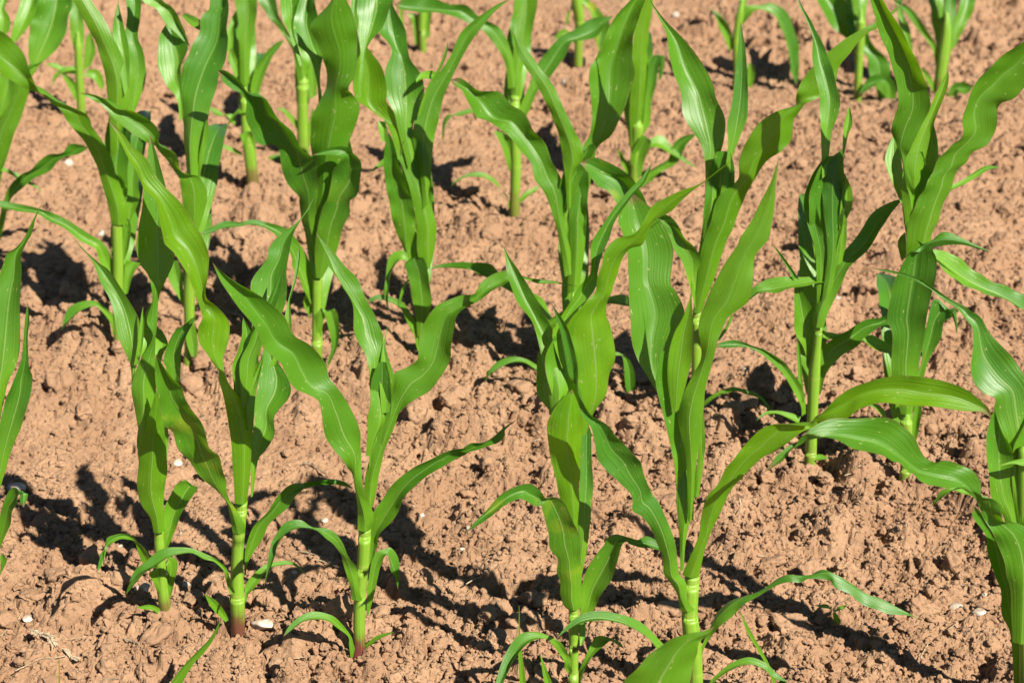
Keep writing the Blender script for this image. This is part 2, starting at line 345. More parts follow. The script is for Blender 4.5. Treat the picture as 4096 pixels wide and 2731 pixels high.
def stem_mesh(st, collars, seed):
    rs = np.random.default_rng(seed)
    st = np.asarray(st, float).reshape(-1, 4) / 1000.0                # x, y, z, radius
    rings = []                                                       # (x,y,z,r,band)
    per = 5
    P = crom(st, per)
    for i, p in enumerate(P):
        k = i // per if i % per == 0 else -1
        if k in collars:
            up = (P[min(i + 1, len(P) - 1)] - P[max(i - 1, 0)])[:3]; up = up / np.linalg.norm(up)
            for dz, rf, b in ((-.010, 1.0, 0), (-.003, 1.0, .05), (-.0008, 1.006, .3), (.0008, 1.0, .15), (.0015, .995, 0), (.006, .995, 0)):
                q = p[:3] + up * dz; rings.append((*q, p[3] * rf, b))
        else: rings.append((*p, 0))
    NS = 18; V, B, UV = [], [], []
    for (x, y, z, r, b) in rings:
        for k in range(NS):
            a = k / NS * 6.2832
            rr = r * (1 + 0.035 * math.cos(2 * a + seed) + 0.012 * math.cos(5 * a + seed * 2))
            V.append((x + rr * math.cos(a), y + rr * math.sin(a), z)); B.append(b); UV.append((k / NS, z))
    n = len(rings)
    F = [(i * NS + k, i * NS + (k + 1) % NS, (i + 1) * NS + (k + 1) % NS, (i + 1) * NS + k) for i in range(n - 1) for k in range(NS)]
    V.append(tuple(np.array(rings[-1][:3]) + (0, 0, .004))); B.append(0); UV.append((0, rings[-1][2]))
    F += [((n - 1) * NS + k, (n - 1) * NS + (k + 1) % NS, n * NS) for k in range(NS)]
    me = bpy.data.meshes.new('stem'); me.from_pydata(V, [], F)
    at = me.attributes.new('band', 'FLOAT', 'POINT'); at.data.foreach_set('value', np.array(B, np.float32))
    uv = me.uv_layers.new(name='UVMap')
    vi = np.zeros(len(me.loops), np.int32); me.loops.foreach_get('vertex_index', vi)
    uv.data.foreach_set('uv', np.array(UV, np.float32)[vi].ravel())
    me.polygons.foreach_set('use_smooth', [True] * len(me.polygons)); me.materials.append(M_STEM); me.update()
    return me
def child(name, me, parent, color=(0, 0, 0, 1)):
    o = bpy.data.objects.new(name, me); COL.objects.link(o); o.parent = parent; o.color = color
    return o
def maize(label, loc, stem, collars, leaves, red=0.25, seed=0):
    root = bpy.data.objects.new('maize_plant', None); COL.objects.link(root); root.location = loc
    root.empty_display_size = 0.05
    tag(root, label, 'maize plant', 'young maize plants standing in rows')
    child('stem', stem_mesh(stem, collars, seed), root, (red, 0, 0, 1))
    for i, (c0, c1, tone, dmg, lab, st) in enumerate(leaves):
        o = child('leaf', leaf_mesh(st, c0, c1, seed * 50 + i), root, (tone, dmg, 0, 1))
        if lab: o['label'] = lab
    return root
# each plant: label, base point (m), stem points (x,y,z,radius in mm from the base), collar indices,
# leaves: cup at base, cup at tip, yellow-green tone (young tissue, with sunlit glow painted into some blades), yellowing, label, edge pairs (x,y,z, x,y,z in mm from the base)
PLANTS = [  # back-leaning leaf pairs and whorl fillers are added to thicken ground shadows
('slim front-row maize plant with thin curled lower leaf, leftmost whole plant of the front row',(-0.5189,2.3969,0.0000),[0,0,-30,10,0,0,0,10,-2,0,27,9,-3,0,77,8,-1,0,150,7,0,0,160,5,0,4,188,2],[4],0.7,[
  (-0.45,-0.25,0.75,0,None,[-6,-12,158,10,-12,160,-9,-14,184,11,-12,194,-22,-17,213,16,-12,234,-23,-19,240,21,-14,261,-16,-20,283,24,-18,292,-6,-25,324,25,-21,342,8,-28,364,25,-25,377,19,-31,396,23,-29,409]),
  (-0.7,0.6,0.35,0,None,[-15,-10,293,4,-10,293,-15,-9,320,2,-8,323,-20,-4,367,12,-2,373,-19,0,399,14,3,406,-1,2,438,15,13,434,15,6,468,16,19,456,8,11,489,18,24,483,16,16,519,21,32,516,12,28,548,33,32,540,1,35,566,47,36,567,-3,41,590,50,40,586,1,49,618,48,46,610,7,56,646,45,55,642,9,62,667,40,62,665,14,72,701,32,72,701,19,84,739,19,84,739]),
  (-0.6,0.85,0.35,0,None,[-13,-5,352,-6,-1,358,-19,1,389,-15,8,404,-23,13,421,-12,12,427,-32,18,444,-7,26,460,-40,27,465,-8,35,481,-43,37,487,-19,44,501,-50,48,507,-35,56,522,-62,59,524,-51,67,541,-74,74,548,-67,75,550,-91,88,565,-88,87,563,-106,99,578,-105,99,578,-112,105,585,-112,105,585]),
  (0.3,0.72,0.08,0,None,[-15,2,424,-8,2,426,-9,5,450,-1,6,452,-3,13,483,3,13,483,-1,17,496,2,17,496,2,20,508,2,20,508]),
  (0.4,0.85,0.08,0,None,[-5,7,427,6,9,431,-5,15,443,12,19,456,-5,26,458,13,30,471,-4,38,472,7,40,479,1,54,487,7,56,491,6,63,495,6,63,495]),
  (0.2,0.48,0.08,0,None,[6,19,391,13,21,395,8,36,415,19,38,420,7,56,433,25,55,430,4,71,442,18,70,440,6,84,447,6,84,447]),
  (0.4,0.72,0.08,0,None,[5,9,308,12,11,310,19,10,357,28,13,361,30,19,411,48,8,395,26,16,425,50,13,419,31,17,446,52,15,442,44,19,470,60,15,464,59,19,481,69,18,480,77,20,495,77,20,495]),
  (0.2,0.48,0.08,0,None,[-23,16,252,12,16,252,-25,21,273,17,17,262,-26,29,290,19,29,290,-23,41,310,17,41,310,-18,51,326,10,50,324,-12,63,340,2,63,340]),
  (0.4,0.72,0.08,0,None,[0,6,117,7,6,118,4,8,149,21,8,149,7,14,181,33,10,175,20,20,206,42,9,191,27,23,219,49,11,202,35,23,226,59,16,216,42,23,226,58,17,218]),
  (0.4,0.72,0.08,0,None,[-19,-9,93,-7,-3,95,-27,-12,110,-13,-11,111,-29,-24,140,-17,-23,140,-30,-33,157,-24,-31,153,-38,-47,170,-31,-39,170,-47,-60,177,-42,-50,181,-57,-81,177,-55,-64,184,-62,-101,171,-62,-78,181,-65,-115,167,-61,-98,174,-66,-130,165,-66,-130,165]),
  (0.4,0.48,0.08,0,None,[-2,4,85,2,6,89,5,2,96,10,9,105,5,1,82,19,12,97,2,5,57,13,11,65,3,8,41,9,10,45,4,10,30,4,10,30]),
  (0.3,0.48,0.08,0,None,[-7,-10,8,-4,0,12,-16,-16,27,-12,-9,29,-26,-28,37,-24,-20,40,-37,-40,48,-37,-40,48]),
  (-0.4,0.48,0.08,0,None,[-9,-11,56,-3,-9,63,-13,-14,77,-3,-11,83,-18,-16,93,-4,-14,99])]),
('maize plant standing beside the large white pebble, its longest blade arching back to upper left',(-0.4084,2.3645,0.0000),[0,0,-30,11,0,0,0,11,2,0,33,11,3,0,69,11,6,0,119,9,12,0,170,9,18,0,217,9,19,0,227,6,22,4,255,2],[3, 5, 6],0.9,[
  (-0.7,0.72,1,0,None,[13,-17,228,29,-9,226,14,-17,278,37,-6,272,14,-15,331,42,-1,323,10,-11,372,41,2,354,3,-6,414,28,4,385,-3,4,431,11,0,415,-13,4,452,6,5,438,-24,0,474,9,15,459,-25,1,498,15,19,478,-21,4,513,16,20,498,-20,16,515,1,13,526,-21,16,518,-11,15,540,-30,15,550,-10,26,569,-39,12,579,-11,35,589,-52,15,602,-17,40,609,-68,15,616,-29,47,631,-72,20,635,-36,48,645,-74,26,654,-48,48,664,-77,32,670,-65,50,684,-93,34,686,-81,56,705,-101,41,710,-92,58,725,-112,48,730,-106,59,740,-125,57,759,-120,61,762,-136,63,777,-136,63,777]),  # tone raised to paint the blade's sunlit glow
  (0.4,0.6,0.08,0,None,[27,5,389,44,11,406,39,17,452,62,22,469,48,33,504,85,32,500,46,46,539,96,42,529,50,51,553,96,53,558,68,61,574,99,63,578,72,68,588,103,70,594,85,76,604,106,76,606,109,86,620,113,87,621,123,97,635,125,96,635,132,105,650,132,105,650]),
  (-0.3,0.85,0.08,0,None,[29,-7,377,38,-5,383,29,-4,423,49,-2,429,31,-2,449,54,1,455,44,2,474,62,4,480,50,3,492,70,9,507,64,8,515,82,12,528,74,12,539,90,14,546,87,17,564,93,18,566,95,20,578,95,20,578]),
  (0.3,0.72,0.08,0,None,[21,2,395,28,2,395,18,6,435,29,7,438,27,10,460,41,11,464,33,14,480,47,14,480,34,18,496,43,17,492,36,20,505,36,20,505]),
  (0.3,0.48,0.08,0,None,[30,15,221,33,17,223,32,25,270,42,27,275,35,40,309,54,30,290,38,48,328,68,40,312,39,58,352,68,50,336,43,70,374,88,62,358,45,82,396,91,70,372,47,90,410,81,80,390,50,96,420,69,89,406,56,106,436,62,104,431]),
  (-0.6,0.48,0.35,0,None,[34,-9,343,44,-9,343,30,-1,384,45,-7,367,36,2,402,51,2,402,47,8,419,58,12,430,62,20,451,62,20,451]),
  (0.3,0.72,0.08,0,None,[68,11,430,77,13,435,84,22,470,98,23,474,91,32,497,101,30,490,95,42,514,100,43,519,104,59,543,108,58,546,107,74,568,112,76,573,110,84,584,110,84,584]),
  (-0.5,0.72,0.35,0.35,'leaf with yellow damaged tip and a small hole',[4,-9,175,22,-9,176,1,-7,195,22,-13,191,0,-11,221,12,-13,215,-5,-14,237,5,-15,230,-18,-14,253,1,-20,249,-39,-20,282,2,-24,279,-56,-25,318,-1,-32,314,-66,-32,357,-11,-41,352,-74,-44,384,-26,-42,385,-76,-53,410,-41,-47,415,-77,-56,431,-43,-53,433,-76,-59,455,-51,-61,453,-74,-64,474,-61,-66,472,-71,-70,492,-71,-70,492]),
  (0.4,0.72,0.08,0,None,[14,7,93,16,9,94,16,8,119,22,8,119,20,4,152,42,10,154,32,4,179,54,9,181,49,4,199,72,7,201,60,1,215,87,9,218,72,4,231,97,5,232,88,8,244,107,0,240,106,9,245,122,-3,247,118,5,253,144,0,251,144,4,254,162,-2,252,166,5,251,176,-3,247,181,0,244,181,0,244]),
  (0.4,0.72,0.08,0,None,[-5,-11,73,2,-9,74,-8,-8,84,2,-13,83,-10,-10,100,-2,-15,99,-12,-17,118,-7,-13,117,-24,-20,135,-17,-18,136,-37,-27,143,-33,-19,145,-53,-33,156,-52,-23,156,-70,-41,157,-67,-26,161,-87,-50,154,-85,-28,160,-105,-60,145,-104,-32,152,-122,-66,135,-122,-42,142,-134,-72,124,-133,-48,130,-146,-70,108,-146,-70,108]),
  (0.4,0.72,0.08,0,None,[12,4,45,13,10,46,13,11,62,18,8,61,14,17,71,25,7,68,24,22,84,37,16,82,40,30,96,47,23,94,56,38,97,62,32,95,76,49,91,82,42,90,89,57,78,94,51,76,99,63,57,99,63,57]),
  (0.3,0.48,0.08,0,None,[-16,-8,23,-12,-4,24,-26,-13,40,-17,-7,43,-35,-22,62,-26,-16,66,-40,-30,87,-40,-30,87]),
  (0.2,0.48,0.08,0,None,[15,9,279,32,9,279,17,10,343,42,10,343,17,12,393,48,12,393,20,13,429,54,14,434,31,15,463,52,15,468])]),
('maize plant with purple-red striped stem foot and one wide wavy blade reaching up left',(-0.2249,2.2995,0.0000),[0,0,-30,11,0,0,0,11,3,0,29,9,4,0,62,9,7,0,111,9,13,0,159,9,17,0,212,9,18,0,222,6,21,4,250,2],[4, 5, 6],0.95,[
  (-0.6,0.72,0.35,0,None,[9,-15,221,27,-9,219,8,-11,250,31,-15,239,5,-10,277,26,-18,264,2,-8,302,18,-22,284,1,-11,312,16,-21,306,-5,-31,342,20,-6,348,-26,-33,376,16,-9,377,-31,-37,411,4,-12,415,-37,-34,437,-9,-20,445,-64,-45,456,-23,-16,460,-77,-51,475,-28,-15,482,-84,-52,503,-45,-21,509,-103,-54,523,-68,-26,529,-114,-58,551,-78,-30,556,-133,-58,583,-96,-39,583,-148,-56,614,-116,-49,607,-155,-57,632,-141,-56,627,-160,-60,648,-160,-60,648]),
  (-0.7,0.84,0.35,0,None,[24,-7,336,30,-3,337,27,-6,361,41,3,363,29,-2,388,55,11,386,31,9,418,52,21,421,30,17,447,44,33,446,25,30,473,47,41,472,9,39,499,45,54,490,8,52,524,37,63,509,1,63,538,24,72,529,-16,75,559,15,86,547,-28,87,573,-1,98,566,-33,102,591,-18,108,585,-40,115,604,-34,117,600,-46,126,615,-46,126,615]),
  (0.3,0.85,0.08,0,None,[46,6,396,57,6,398,44,14,429,61,12,422,43,24,451,63,22,444,45,34,468,56,33,464,48,45,484,51,45,483,55,63,507,55,63,507]),
  (-0.7,0.84,0.45,0,None,[17,-8,222,29,14,235,18,3,270,34,6,265,21,6,299,40,8,300,33,7,338,53,16,344,47,11,370,65,20,376,55,14,392,71,22,391,59,28,419,88,15,410,62,36,440,110,14,425,81,38,451,123,18,437,96,37,464,134,25,455,100,44,485,141,25,472,105,48,509,145,30,496,119,50,532,149,36,522,139,55,542,156,38,530,156,57,549,167,42,538,173,54,554,180,52,545,186,63,567,199,50,557,202,69,576,214,52,563,218,70,579,222,56,569,243,68,573,241,67,570,260,75,566,260,69,562,282,78,562,282,75,560,316,84,552,316,84,552]),
  (0.35,0.72,0.08,0,None,[19,11,150,23,13,151,21,14,182,33,8,180,25,16,207,38,4,204,29,15,232,57,1,228,40,11,253,69,1,249,56,11,277,79,-3,272,73,8,298,97,-5,294,95,5,316,118,-7,313,117,1,331,139,-8,328,139,-3,344,160,-10,341,157,-5,347,171,-12,347,169,-7,357,187,-14,354,186,-14,362,205,-12,363,199,-16,373,214,-13,374,213,-15,384,217,-18,384,234,-20,402,234,-20,402]),
  (-0.3,0.72,0.08,0,None,[-4,-10,104,11,-10,104,-5,-10,120,7,-12,120,-9,-16,148,5,-10,149,-16,-13,172,3,-19,171,-17,-18,186,-6,-18,184,-25,-22,204,-13,-19,205,-35,-29,218,-23,-19,221,-45,-32,229,-37,-22,230,-58,-35,236,-54,-25,234,-73,-41,239,-70,-26,244,-87,-48,233,-90,-28,239,-98,-51,218,-104,-35,223,-105,-51,201,-112,-45,202,-111,-56,183,-115,-50,185,-121,-60,159,-121,-60,159]),
  (0.4,0.48,0.08,0,None,[13,4,61,16,12,65,16,7,101,26,12,103,20,10,136,34,13,138,25,14,158,40,12,157,33,17,169,44,11,165,43,21,169,48,8,167,50,24,170,49,6,160,58,25,153,51,8,143,62,21,130,56,15,126,60,20,103,60,20,103]),
  (0.2,0.72,0.08,0,None,[-10,-9,5,0,-7,5,-11,-13,30,-5,-8,29,-12,-15,46,-8,-10,44,-25,-22,65,-21,-14,67,-38,-29,80,-35,-17,83,-55,-37,87,-59,-23,91,-71,-42,86,-77,-30,89,-88,-49,76,-91,-39,79,-100,-50,69,-100,-50,69]),
  (0.3,0.48,0.08,0,None,[7,5,6,9,1,5,10,4,16,13,1,15,17,3,25,21,-2,23,31,0,38,34,-6,36,46,-5,46,48,-9,45,56,-10,51,56,-10,51]),
  (0.2,0.48,0.08,0,None,[25,9,290,36,9,292,27,10,352,47,11,354,30,12,401,59,12,401,33,14,441,60,13,439,43,15,470,54,15,470])]),
('front-row maize plant with broad yellow-green blade and lower leaf bent over to the left',(0.0869,2.1996,0.0000),[0,0,-30,8,0,0,0,8,-1,0,49,7,-1,0,96,7,-2,0,147,7,-2,0,157,5,-2,4,185,2],[2, 3, 4],0.2,[
  (-0.5,0.72,0.05,0.25,None,[-10,-12,154,5,-12,154,-16,-12,160,9,-12,160,-21,-13,178,9,-14,176,-21,-16,198,8,-16,198,-26,-20,218,8,-18,222,-25,-23,240,4,-22,240,-36,-29,261,4,-24,268,-38,-33,286,0,-29,291,-43,-38,313,-8,-36,316,-49,-45,338,-21,-41,343,-49,-45,342,-34,-45,352,-55,-47,341,-43,-49,353,-68,-57,350,-54,-47,364,-78,-61,357,-66,-50,373,-95,-69,353,-85,-56,371,-111,-77,342,-103,-63,362,-128,-83,333,-120,-73,348,-148,-90,323,-148,-90,323]),
  (-0.7,-0.5,1,0,None,[-8,-12,279,2,-8,276,-22,-15,335,6,-5,329,-32,-16,383,7,-4,365,-38,-17,417,6,-3,400,-37,-18,444,7,-2,433,-30,-16,463,3,-4,453,-19,-13,479,-2,-7,473,-9,-10,491,-9,-10,491]),
  (-0.25,-0.2,1,0,None,[4,4,413,13,12,416,5,1,438,22,16,441,2,-4,467,38,22,464,-4,-6,507,46,25,492,-10,-7,542,47,29,523,-13,-7,569,43,31,558,-8,-1,590,35,27,580,7,5,607,37,23,596,20,12,618,41,17,612,23,8,644,47,23,630,27,8,665,55,25,652,33,7,676,66,28,668,48,10,690,78,28,677,66,13,695,84,26,695,78,14,709,95,27,711,84,16,721,101,26,714,94,17,736,114,28,722,119,21,750,127,27,737,149,24,761,147,27,755,170,27,777,169,29,773,195,30,795,195,30,795]),
  (-0.6,0.84,0.35,0,None,[-30,-10,430,-18,-6,442,-35,-6,454,-19,-2,466,-38,0,474,-12,4,485,-43,10,502,-14,7,495,-49,21,529,-18,14,509,-58,33,553,-26,24,527,-70,46,572,-37,39,554,-84,60,591,-54,58,583,-93,81,616,-76,81,615,-96,94,633,-90,94,632,-99,105,646,-99,105,646]),
  (0.2,0.48,0.08,0,None,[-32,13,439,-26,17,449,-42,18,452,-36,23,467,-53,27,465,-40,32,481,-54,42,488,-42,44,494,-53,57,505,-48,58,509,-51,63,512,-51,63,512]),
  (0.3,0.72,0.08,0,None,[-22,10,511,-10,14,518,-35,15,556,-12,18,562,-25,19,580,-2,24,589,-14,24,598,14,28,607,-3,30,617,22,31,621,12,34,634,23,34,626,15,39,647,23,34,636,14,44,665,28,39,656,18,47,679,36,46,675,31,53,697,44,53,697,42,59,712,56,60,714,60,68,732,72,68,733,79,77,750,84,74,746,93,84,769,93,84,769]),
  (-0.4,0.48,0.08,0,None,[2,11,193,10,13,197,3,20,251,17,18,245,2,28,290,21,28,290,5,38,328,23,36,322,6,48,360,21,48,360,7,59,391,20,59,391,10,63,403,15,63,403]),
  (0.35,0.72,0.08,0,None,[2,8,118,13,10,119,7,7,141,27,10,143,10,13,177,36,2,171,18,14,206,50,-1,197,31,11,232,59,0,226,39,9,245,62,1,241,43,8,256,64,0,251,54,9,260,69,-1,254,73,4,260,73,2,251,84,5,256,86,0,247,96,9,257,99,-6,248,113,5,250,112,-4,244,122,0,245,122,0,245]),
  (0.3,0.48,0.08,0,None,[4,6,124,15,4,121,6,-1,107,15,-1,107,7,-10,94,11,-10,95]),
  (0.3,0.72,0.08,0,None,[-10,-10,50,-3,-10,50,-14,-10,60,-4,-12,59,-15,-16,73,-6,-10,74,-23,-16,89,-11,-16,89,-32,-22,106,-20,-18,106,-43,-31,119,-39,-20,117,-58,-38,122,-56,-25,125,-71,-49,117,-74,-28,122,-80,-58,104,-89,-37,109,-91,-64,88,-102,-55,89,-100,-71,72,-109,-71,72,-105,-80,57,-105,-80,57]),
  (0.3,0.72,0.08,0.2,None,[8,12,19,10,4,16,9,15,33,11,2,28,12,14,47,17,6,47,18,13,66,28,10,66,28,19,84,41,9,80,34,19,89,50,12,86,50,20,86,57,14,84,63,23,78,63,14,76,71,20,69,71,20,69]),
  (0.2,0.48,0.08,0,None,[-23,9,418,-7,9,418,-34,10,469,5,10,469,-43,12,505,7,12,505,-43,13,532,-4,14,536,-31,15,556,-14,15,556])]),
('front-row maize plant with thick stem and widest pale-ribbed blade, partly covered by a foreground leaf',(0.2575,2.1845,0.0000),[0,0,-30,11,0,0,0,11,-2,0,54,10,-10,0,117,12,-14,0,153,11,-13,0,206,10,-13,0,216,7,-15,4,244,2],[2, 4, 5],0.2,[
  (-0.5,0.72,0.05,0,None,[-28,-12,162,-8,-12,162,-35,-10,188,-20,-16,179,-43,-14,206,-22,-14,206,-53,-15,222,-32,-15,222,-55,-16,245,-36,-16,245,-66,-18,276,-40,-19,274,-75,-22,301,-50,-20,304,-88,-28,322,-63,-19,335,-100,-31,332,-72,-20,349,-101,-30,353,-79,-25,365,-118,-34,375,-87,-26,387,-135,-37,396,-93,-28,409,-148,-39,415,-108,-32,426,-153,-40,444,-124,-38,447,-157,-42,461,-135,-40,462,-167,-43,479,-154,-44,477,-171,-44,494,-164,-49,496,-175,-45,520,-172,-54,515,-185,-53,539,-174,-53,539,-189,-56,556,-176,-55,558,-194,-60,584,-182,-59,586,-200,-64,615,-191,-64,615,-210,-70,647,-210,-70,647]),
  (-0.5,0.72,0.9,0.15,None,[-28,-10,217,-5,-12,215,-22,-11,235,-2,-11,235,-12,-15,265,4,-9,266,-7,-16,285,9,-10,284,-6,-13,311,16,-14,309,1,-14,343,26,-16,339,14,-15,362,33,-18,357,23,-16,387,49,-20,379,35,-19,407,68,-20,403,46,-19,423,86,-22,416,63,-21,445,105,-25,436,81,-23,454,119,-25,448,102,-32,460,127,-19,451,124,-36,462,134,-17,453,134,-36,475,138,-18,457,150,-29,491,156,-29,461,168,-24,502,171,-37,470,187,-26,514,185,-39,485,212,-28,523,203,-41,493,244,-30,527,222,-44,495,268,-33,525,252,-47,492,298,-37,520,282,-49,492,318,-40,513,307,-50,489,335,-44,501,327,-50,487,348,-48,490,340,-49,486,353,-50,477,353,-50,477]),  # high tone paints in this blade's front-lit brightness
  (-0.7,0.6,0.35,0,None,[-30,-12,225,-25,-8,228,-33,-5,276,-24,-6,269,-37,0,322,-13,6,321,-39,7,355,-10,13,351,-43,16,386,-15,18,373,-49,26,421,-28,26,405,-58,37,451,-45,34,433,-68,47,470,-52,40,461,-87,51,498,-54,54,483,-96,58,518,-53,63,504,-102,63,539,-44,76,533,-104,72,567,-33,88,560,-107,86,597,-44,97,586,-110,95,616,-51,102,597,-112,102,636,-48,117,630,-116,113,659,-52,125,649,-121,122,675,-63,135,670,-117,131,690,-76,141,688,-108,142,704,-95,145,705,-104,147,711,-104,147,711]),
  (-0.3,0.72,0.9,0,None,[-49,2,457,-40,4,461,-56,5,504,-31,5,503,-56,8,535,-26,7,533,-50,11,567,-26,10,566,-39,13,590,-27,13,589,-31,16,617,-29,16,617,-30,18,631,-29,18,631,-31,20,651,-31,20,651]),
  (-0.6,-0.2,0.75,0,None,[-23,-9,301,-18,-9,303,-26,-7,363,-15,-5,371,-32,-2,408,-14,-4,409,-41,1,439,-11,-2,443,-42,2,457,-9,0,463,-36,4,482,-7,3,489,-24,10,507,-3,3,517,-15,15,527,0,4,539,-14,16,545,4,6,554,-18,15,568,11,12,569,-17,18,585,19,14,588,-11,22,605,41,16,608,-1,26,628,48,19,628,12,29,655,49,22,649,27,33,678,51,26,669,31,35,689,65,29,687,36,36,697,68,31,696,46,39,713,70,33,708,58,44,740,72,36,726,68,46,763,74,44,760,75,49,787,76,49,788,78,50,792,78,50,792]),
  (-0.5,0.24,0.35,0,None,[-16,9,329,-8,9,329,-12,11,377,-4,11,377,-12,13,412,-3,11,405,-11,14,442,-6,15,446,-10,15,454,-10,15,454]),
  (0.35,0.72,0.08,0,None,[1,9,64,7,9,64,2,3,82,11,14,84,18,13,127,21,-1,123,29,16,148,32,-7,143,41,12,166,49,-8,161,60,10,175,61,-10,175,79,3,185,81,-8,189,95,1,202,102,-11,204,113,1,215,118,-16,214,123,-2,217,132,-16,213,141,-5,215,143,-17,219,161,-7,226,170,-23,221,175,-4,222,182,-30,216,188,-7,212,202,-33,205,210,-11,199,221,-36,192,242,-15,189,243,-42,183,265,-26,179,265,-39,176,283,-35,171,283,-37,170,303,-40,160,303,-40,160]),
  (0.35,0.72,0.08,0,None,[-17,6,50,-22,0,48,-29,3,75,-36,-1,75,-47,3,97,-57,-7,95,-71,2,124,-75,-16,120,-91,-1,141,-92,-21,136,-111,-7,152,-112,-24,148,-138,-14,161,-138,-29,157,-162,-21,160,-162,-34,157,-182,-29,149,-182,-38,147,-199,-40,134,-199,-40,134]),
  (0.35,0.72,0.08,0,None,[9,-7,16,12,-13,15,16,-11,44,23,-12,44,29,-11,61,34,-16,60,48,-11,78,52,-22,75,69,-12,85,72,-27,82,91,-17,79,90,-29,76,106,-21,66,103,-31,64,124,-30,58,124,-30,58]),
  (0.2,0.48,0.08,0,None,[-32,9,293,-14,9,293,-43,10,377,-17,10,377,-53,10,425,-20,13,435,-65,12,471,-27,13,475,-72,13,505,-36,14,509,-65,15,541,-49,15,541])]),
('front-row maize plant at the right edge with two long blades arching left over bare soil',(0.7218,2.1770,0.0000),[0,0,-30,11,0,0,0,11,-7,0,59,11,-16,0,125,10,-24,0,189,10,-34,0,265,10,-43,0,338,10,-52,0,410,7],[2, 3],0.2,[
  (-0.3,0.72,0.08,0,None,[-50,5,336,-35,5,336,-61,9,384,-40,13,392,-76,16,419,-35,19,424,-89,23,450,-35,28,460,-89,28,469,-45,36,486,-106,30,477,-59,45,507,-119,36,491,-70,51,520,-125,44,510,-83,55,532,-122,53,533,-96,59,546,-121,59,549,-103,62,556,-123,62,557,-111,67,568,-129,66,564,-123,71,575,-140,72,576,-129,74,579,-160,82,588,-152,83,589,-176,92,600,-170,90,602,-200,101,609,-190,101,609,-225,113,612,-221,114,614,-251,126,614,-251,126,614]),
  (-0.4,0.48,0.08,0,None,[-52,-6,268,-39,-6,268,-63,-5,295,-45,-5,293,-72,-4,316,-51,-4,316,-86,-3,335,-56,-2,339,-93,-2,358,-61,1,366,-99,2,390,-64,3,394,-101,7,423,-67,2,409,-99,10,440,-70,2,418,-96,11,453,-82,5,436,-94,10,463,-94,10,463]),
  (-0.6,0.48,0.4,0,None,[-45,-10,285,-25,-10,285,-58,-5,336,-25,-5,336,-64,2,378,-26,2,378,-64,8,408,-31,10,414,-57,12,425,-36,16,435,-45,20,452,-39,20,453]),
  (-0.5,0.72,0.25,0,None,[-36,-12,115,-14,-12,115,-43,-14,160,-15,-14,160,-49,-16,199,-18,-16,199,-58,-27,231,-19,-11,234,-71,-31,269,-24,-13,272,-85,-29,294,-34,-20,296,-95,-26,312,-57,-28,311,-103,-24,325,-73,-33,316,-108,-19,337,-80,-41,329,-115,-28,352,-83,-35,344,-125,-32,362,-93,-34,354,-137,-37,371,-110,-33,360,-150,-48,379,-116,-26,374,-168,-54,383,-126,-25,390,-191,-59,389,-143,-25,398,-212,-60,398,-163,-31,405,-222,-57,406,-180,-38,410,-234,-64,423,-199,-36,423,-244,-71,429,-212,-34,438,-262,-79,440,-224,-32,452,-283,-83,449,-235,-34,462,-304,-86,457,-261,-40,469,-323,-86,464,-287,-47,474,-341,-87,467,-308,-54,476,-351,-88,467,-329,-59,474,-358,-85,463,-346,-66,468,-363,-82,458,-358,-74,458,-371,-86,452,-370,-75,454,-379,-87,441,-387,-81,443,-393,-89,431,-397,-86,432,-405,-90,424,-405,-90,424]),
  (-0.3,0.48,0.08,0,None,[-19,10,25,0,10,25,-27,10,79,-8,10,79,-36,10,120,-15,10,118,-51,10,150,-25,10,152,-55,12,186,-39,8,184,-68,10,213,-46,10,213,-80,10,246,-53,10,244,-85,10,273,-69,10,273,-105,10,301,-89,10,301,-109,11,319,-101,9,316]),
  (0.3,0.48,0.08,0.6,None,[-32,-18,397,-31,-12,405,-57,-25,398,-56,-19,406,-73,-30,404,-75,-28,407,-96,-40,406,-96,-40,406]),
  (0.3,0.48,0.08,0,None,[-108,14,339,-109,6,336,-123,15,342,-124,7,338,-138,15,343,-135,11,341,-148,18,338,-144,11,335,-154,20,324,-154,15,322,-161,20,310,-161,20,310])]),
('second-row maize plant with hanging mottled leaf folded at its top, nearest the right edge',(0.6724,2.8263,0.0000),[0,0,-30,10,0,0,0,10,-1,0,31,9,-7,0,108,10,-8,0,118,7,-10,4,146,2],[2, 3],0.2,[
  (-0.3,0.72,0.08,0,'mottled leaf folded over at its top',[-20,-15,134,-2,-15,136,-38,-17,188,5,-16,190,-45,-17,226,1,-18,221,-49,-20,283,3,-20,280,-59,-22,312,2,-22,312,-58,-22,358,4,-26,348,-55,-26,399,8,-27,397,-48,-29,425,5,-29,425,-36,-30,438,-1,-29,439,-17,-33,441,0,-28,455,15,-36,447,19,-29,468,45,-37,449,50,-34,457,73,-38,442,78,-38,444,97,-40,435,97,-40,435]),
  (0.3,0.48,0.08,0,None,[-40,3,404,-33,5,411,-48,10,429,-34,12,433,-45,15,440,-34,16,442,-35,20,448,-35,20,448]),
  (0.3,0.48,0.08,0,None,[-39,-6,456,-38,-4,457,-29,-11,449,-30,-3,456,-16,-17,442,-18,-8,448,-5,-20,438,-5,-20,438]),
  (0.4,0.72,0.08,0,None,[5,4,407,5,16,415,11,2,407,16,18,417,24,-4,394,36,24,410,44,-6,376,59,26,395,66,-3,361,84,23,377,94,0,348,111,20,361,127,-2,335,141,22,349,167,-4,313,172,24,329,201,1,285,207,19,294,222,10,268,222,10,268]),
  (0.35,0.72,0.08,0,None,[1,11,123,10,13,128,3,10,184,17,16,196,8,12,227,28,16,234,9,15,267,39,15,267,14,17,295,41,15,290,19,20,317,54,14,304,25,22,327,54,13,309,45,20,314,60,16,305,54,19,303,63,18,300,61,20,285,66,18,280,67,20,264,67,20,264]),
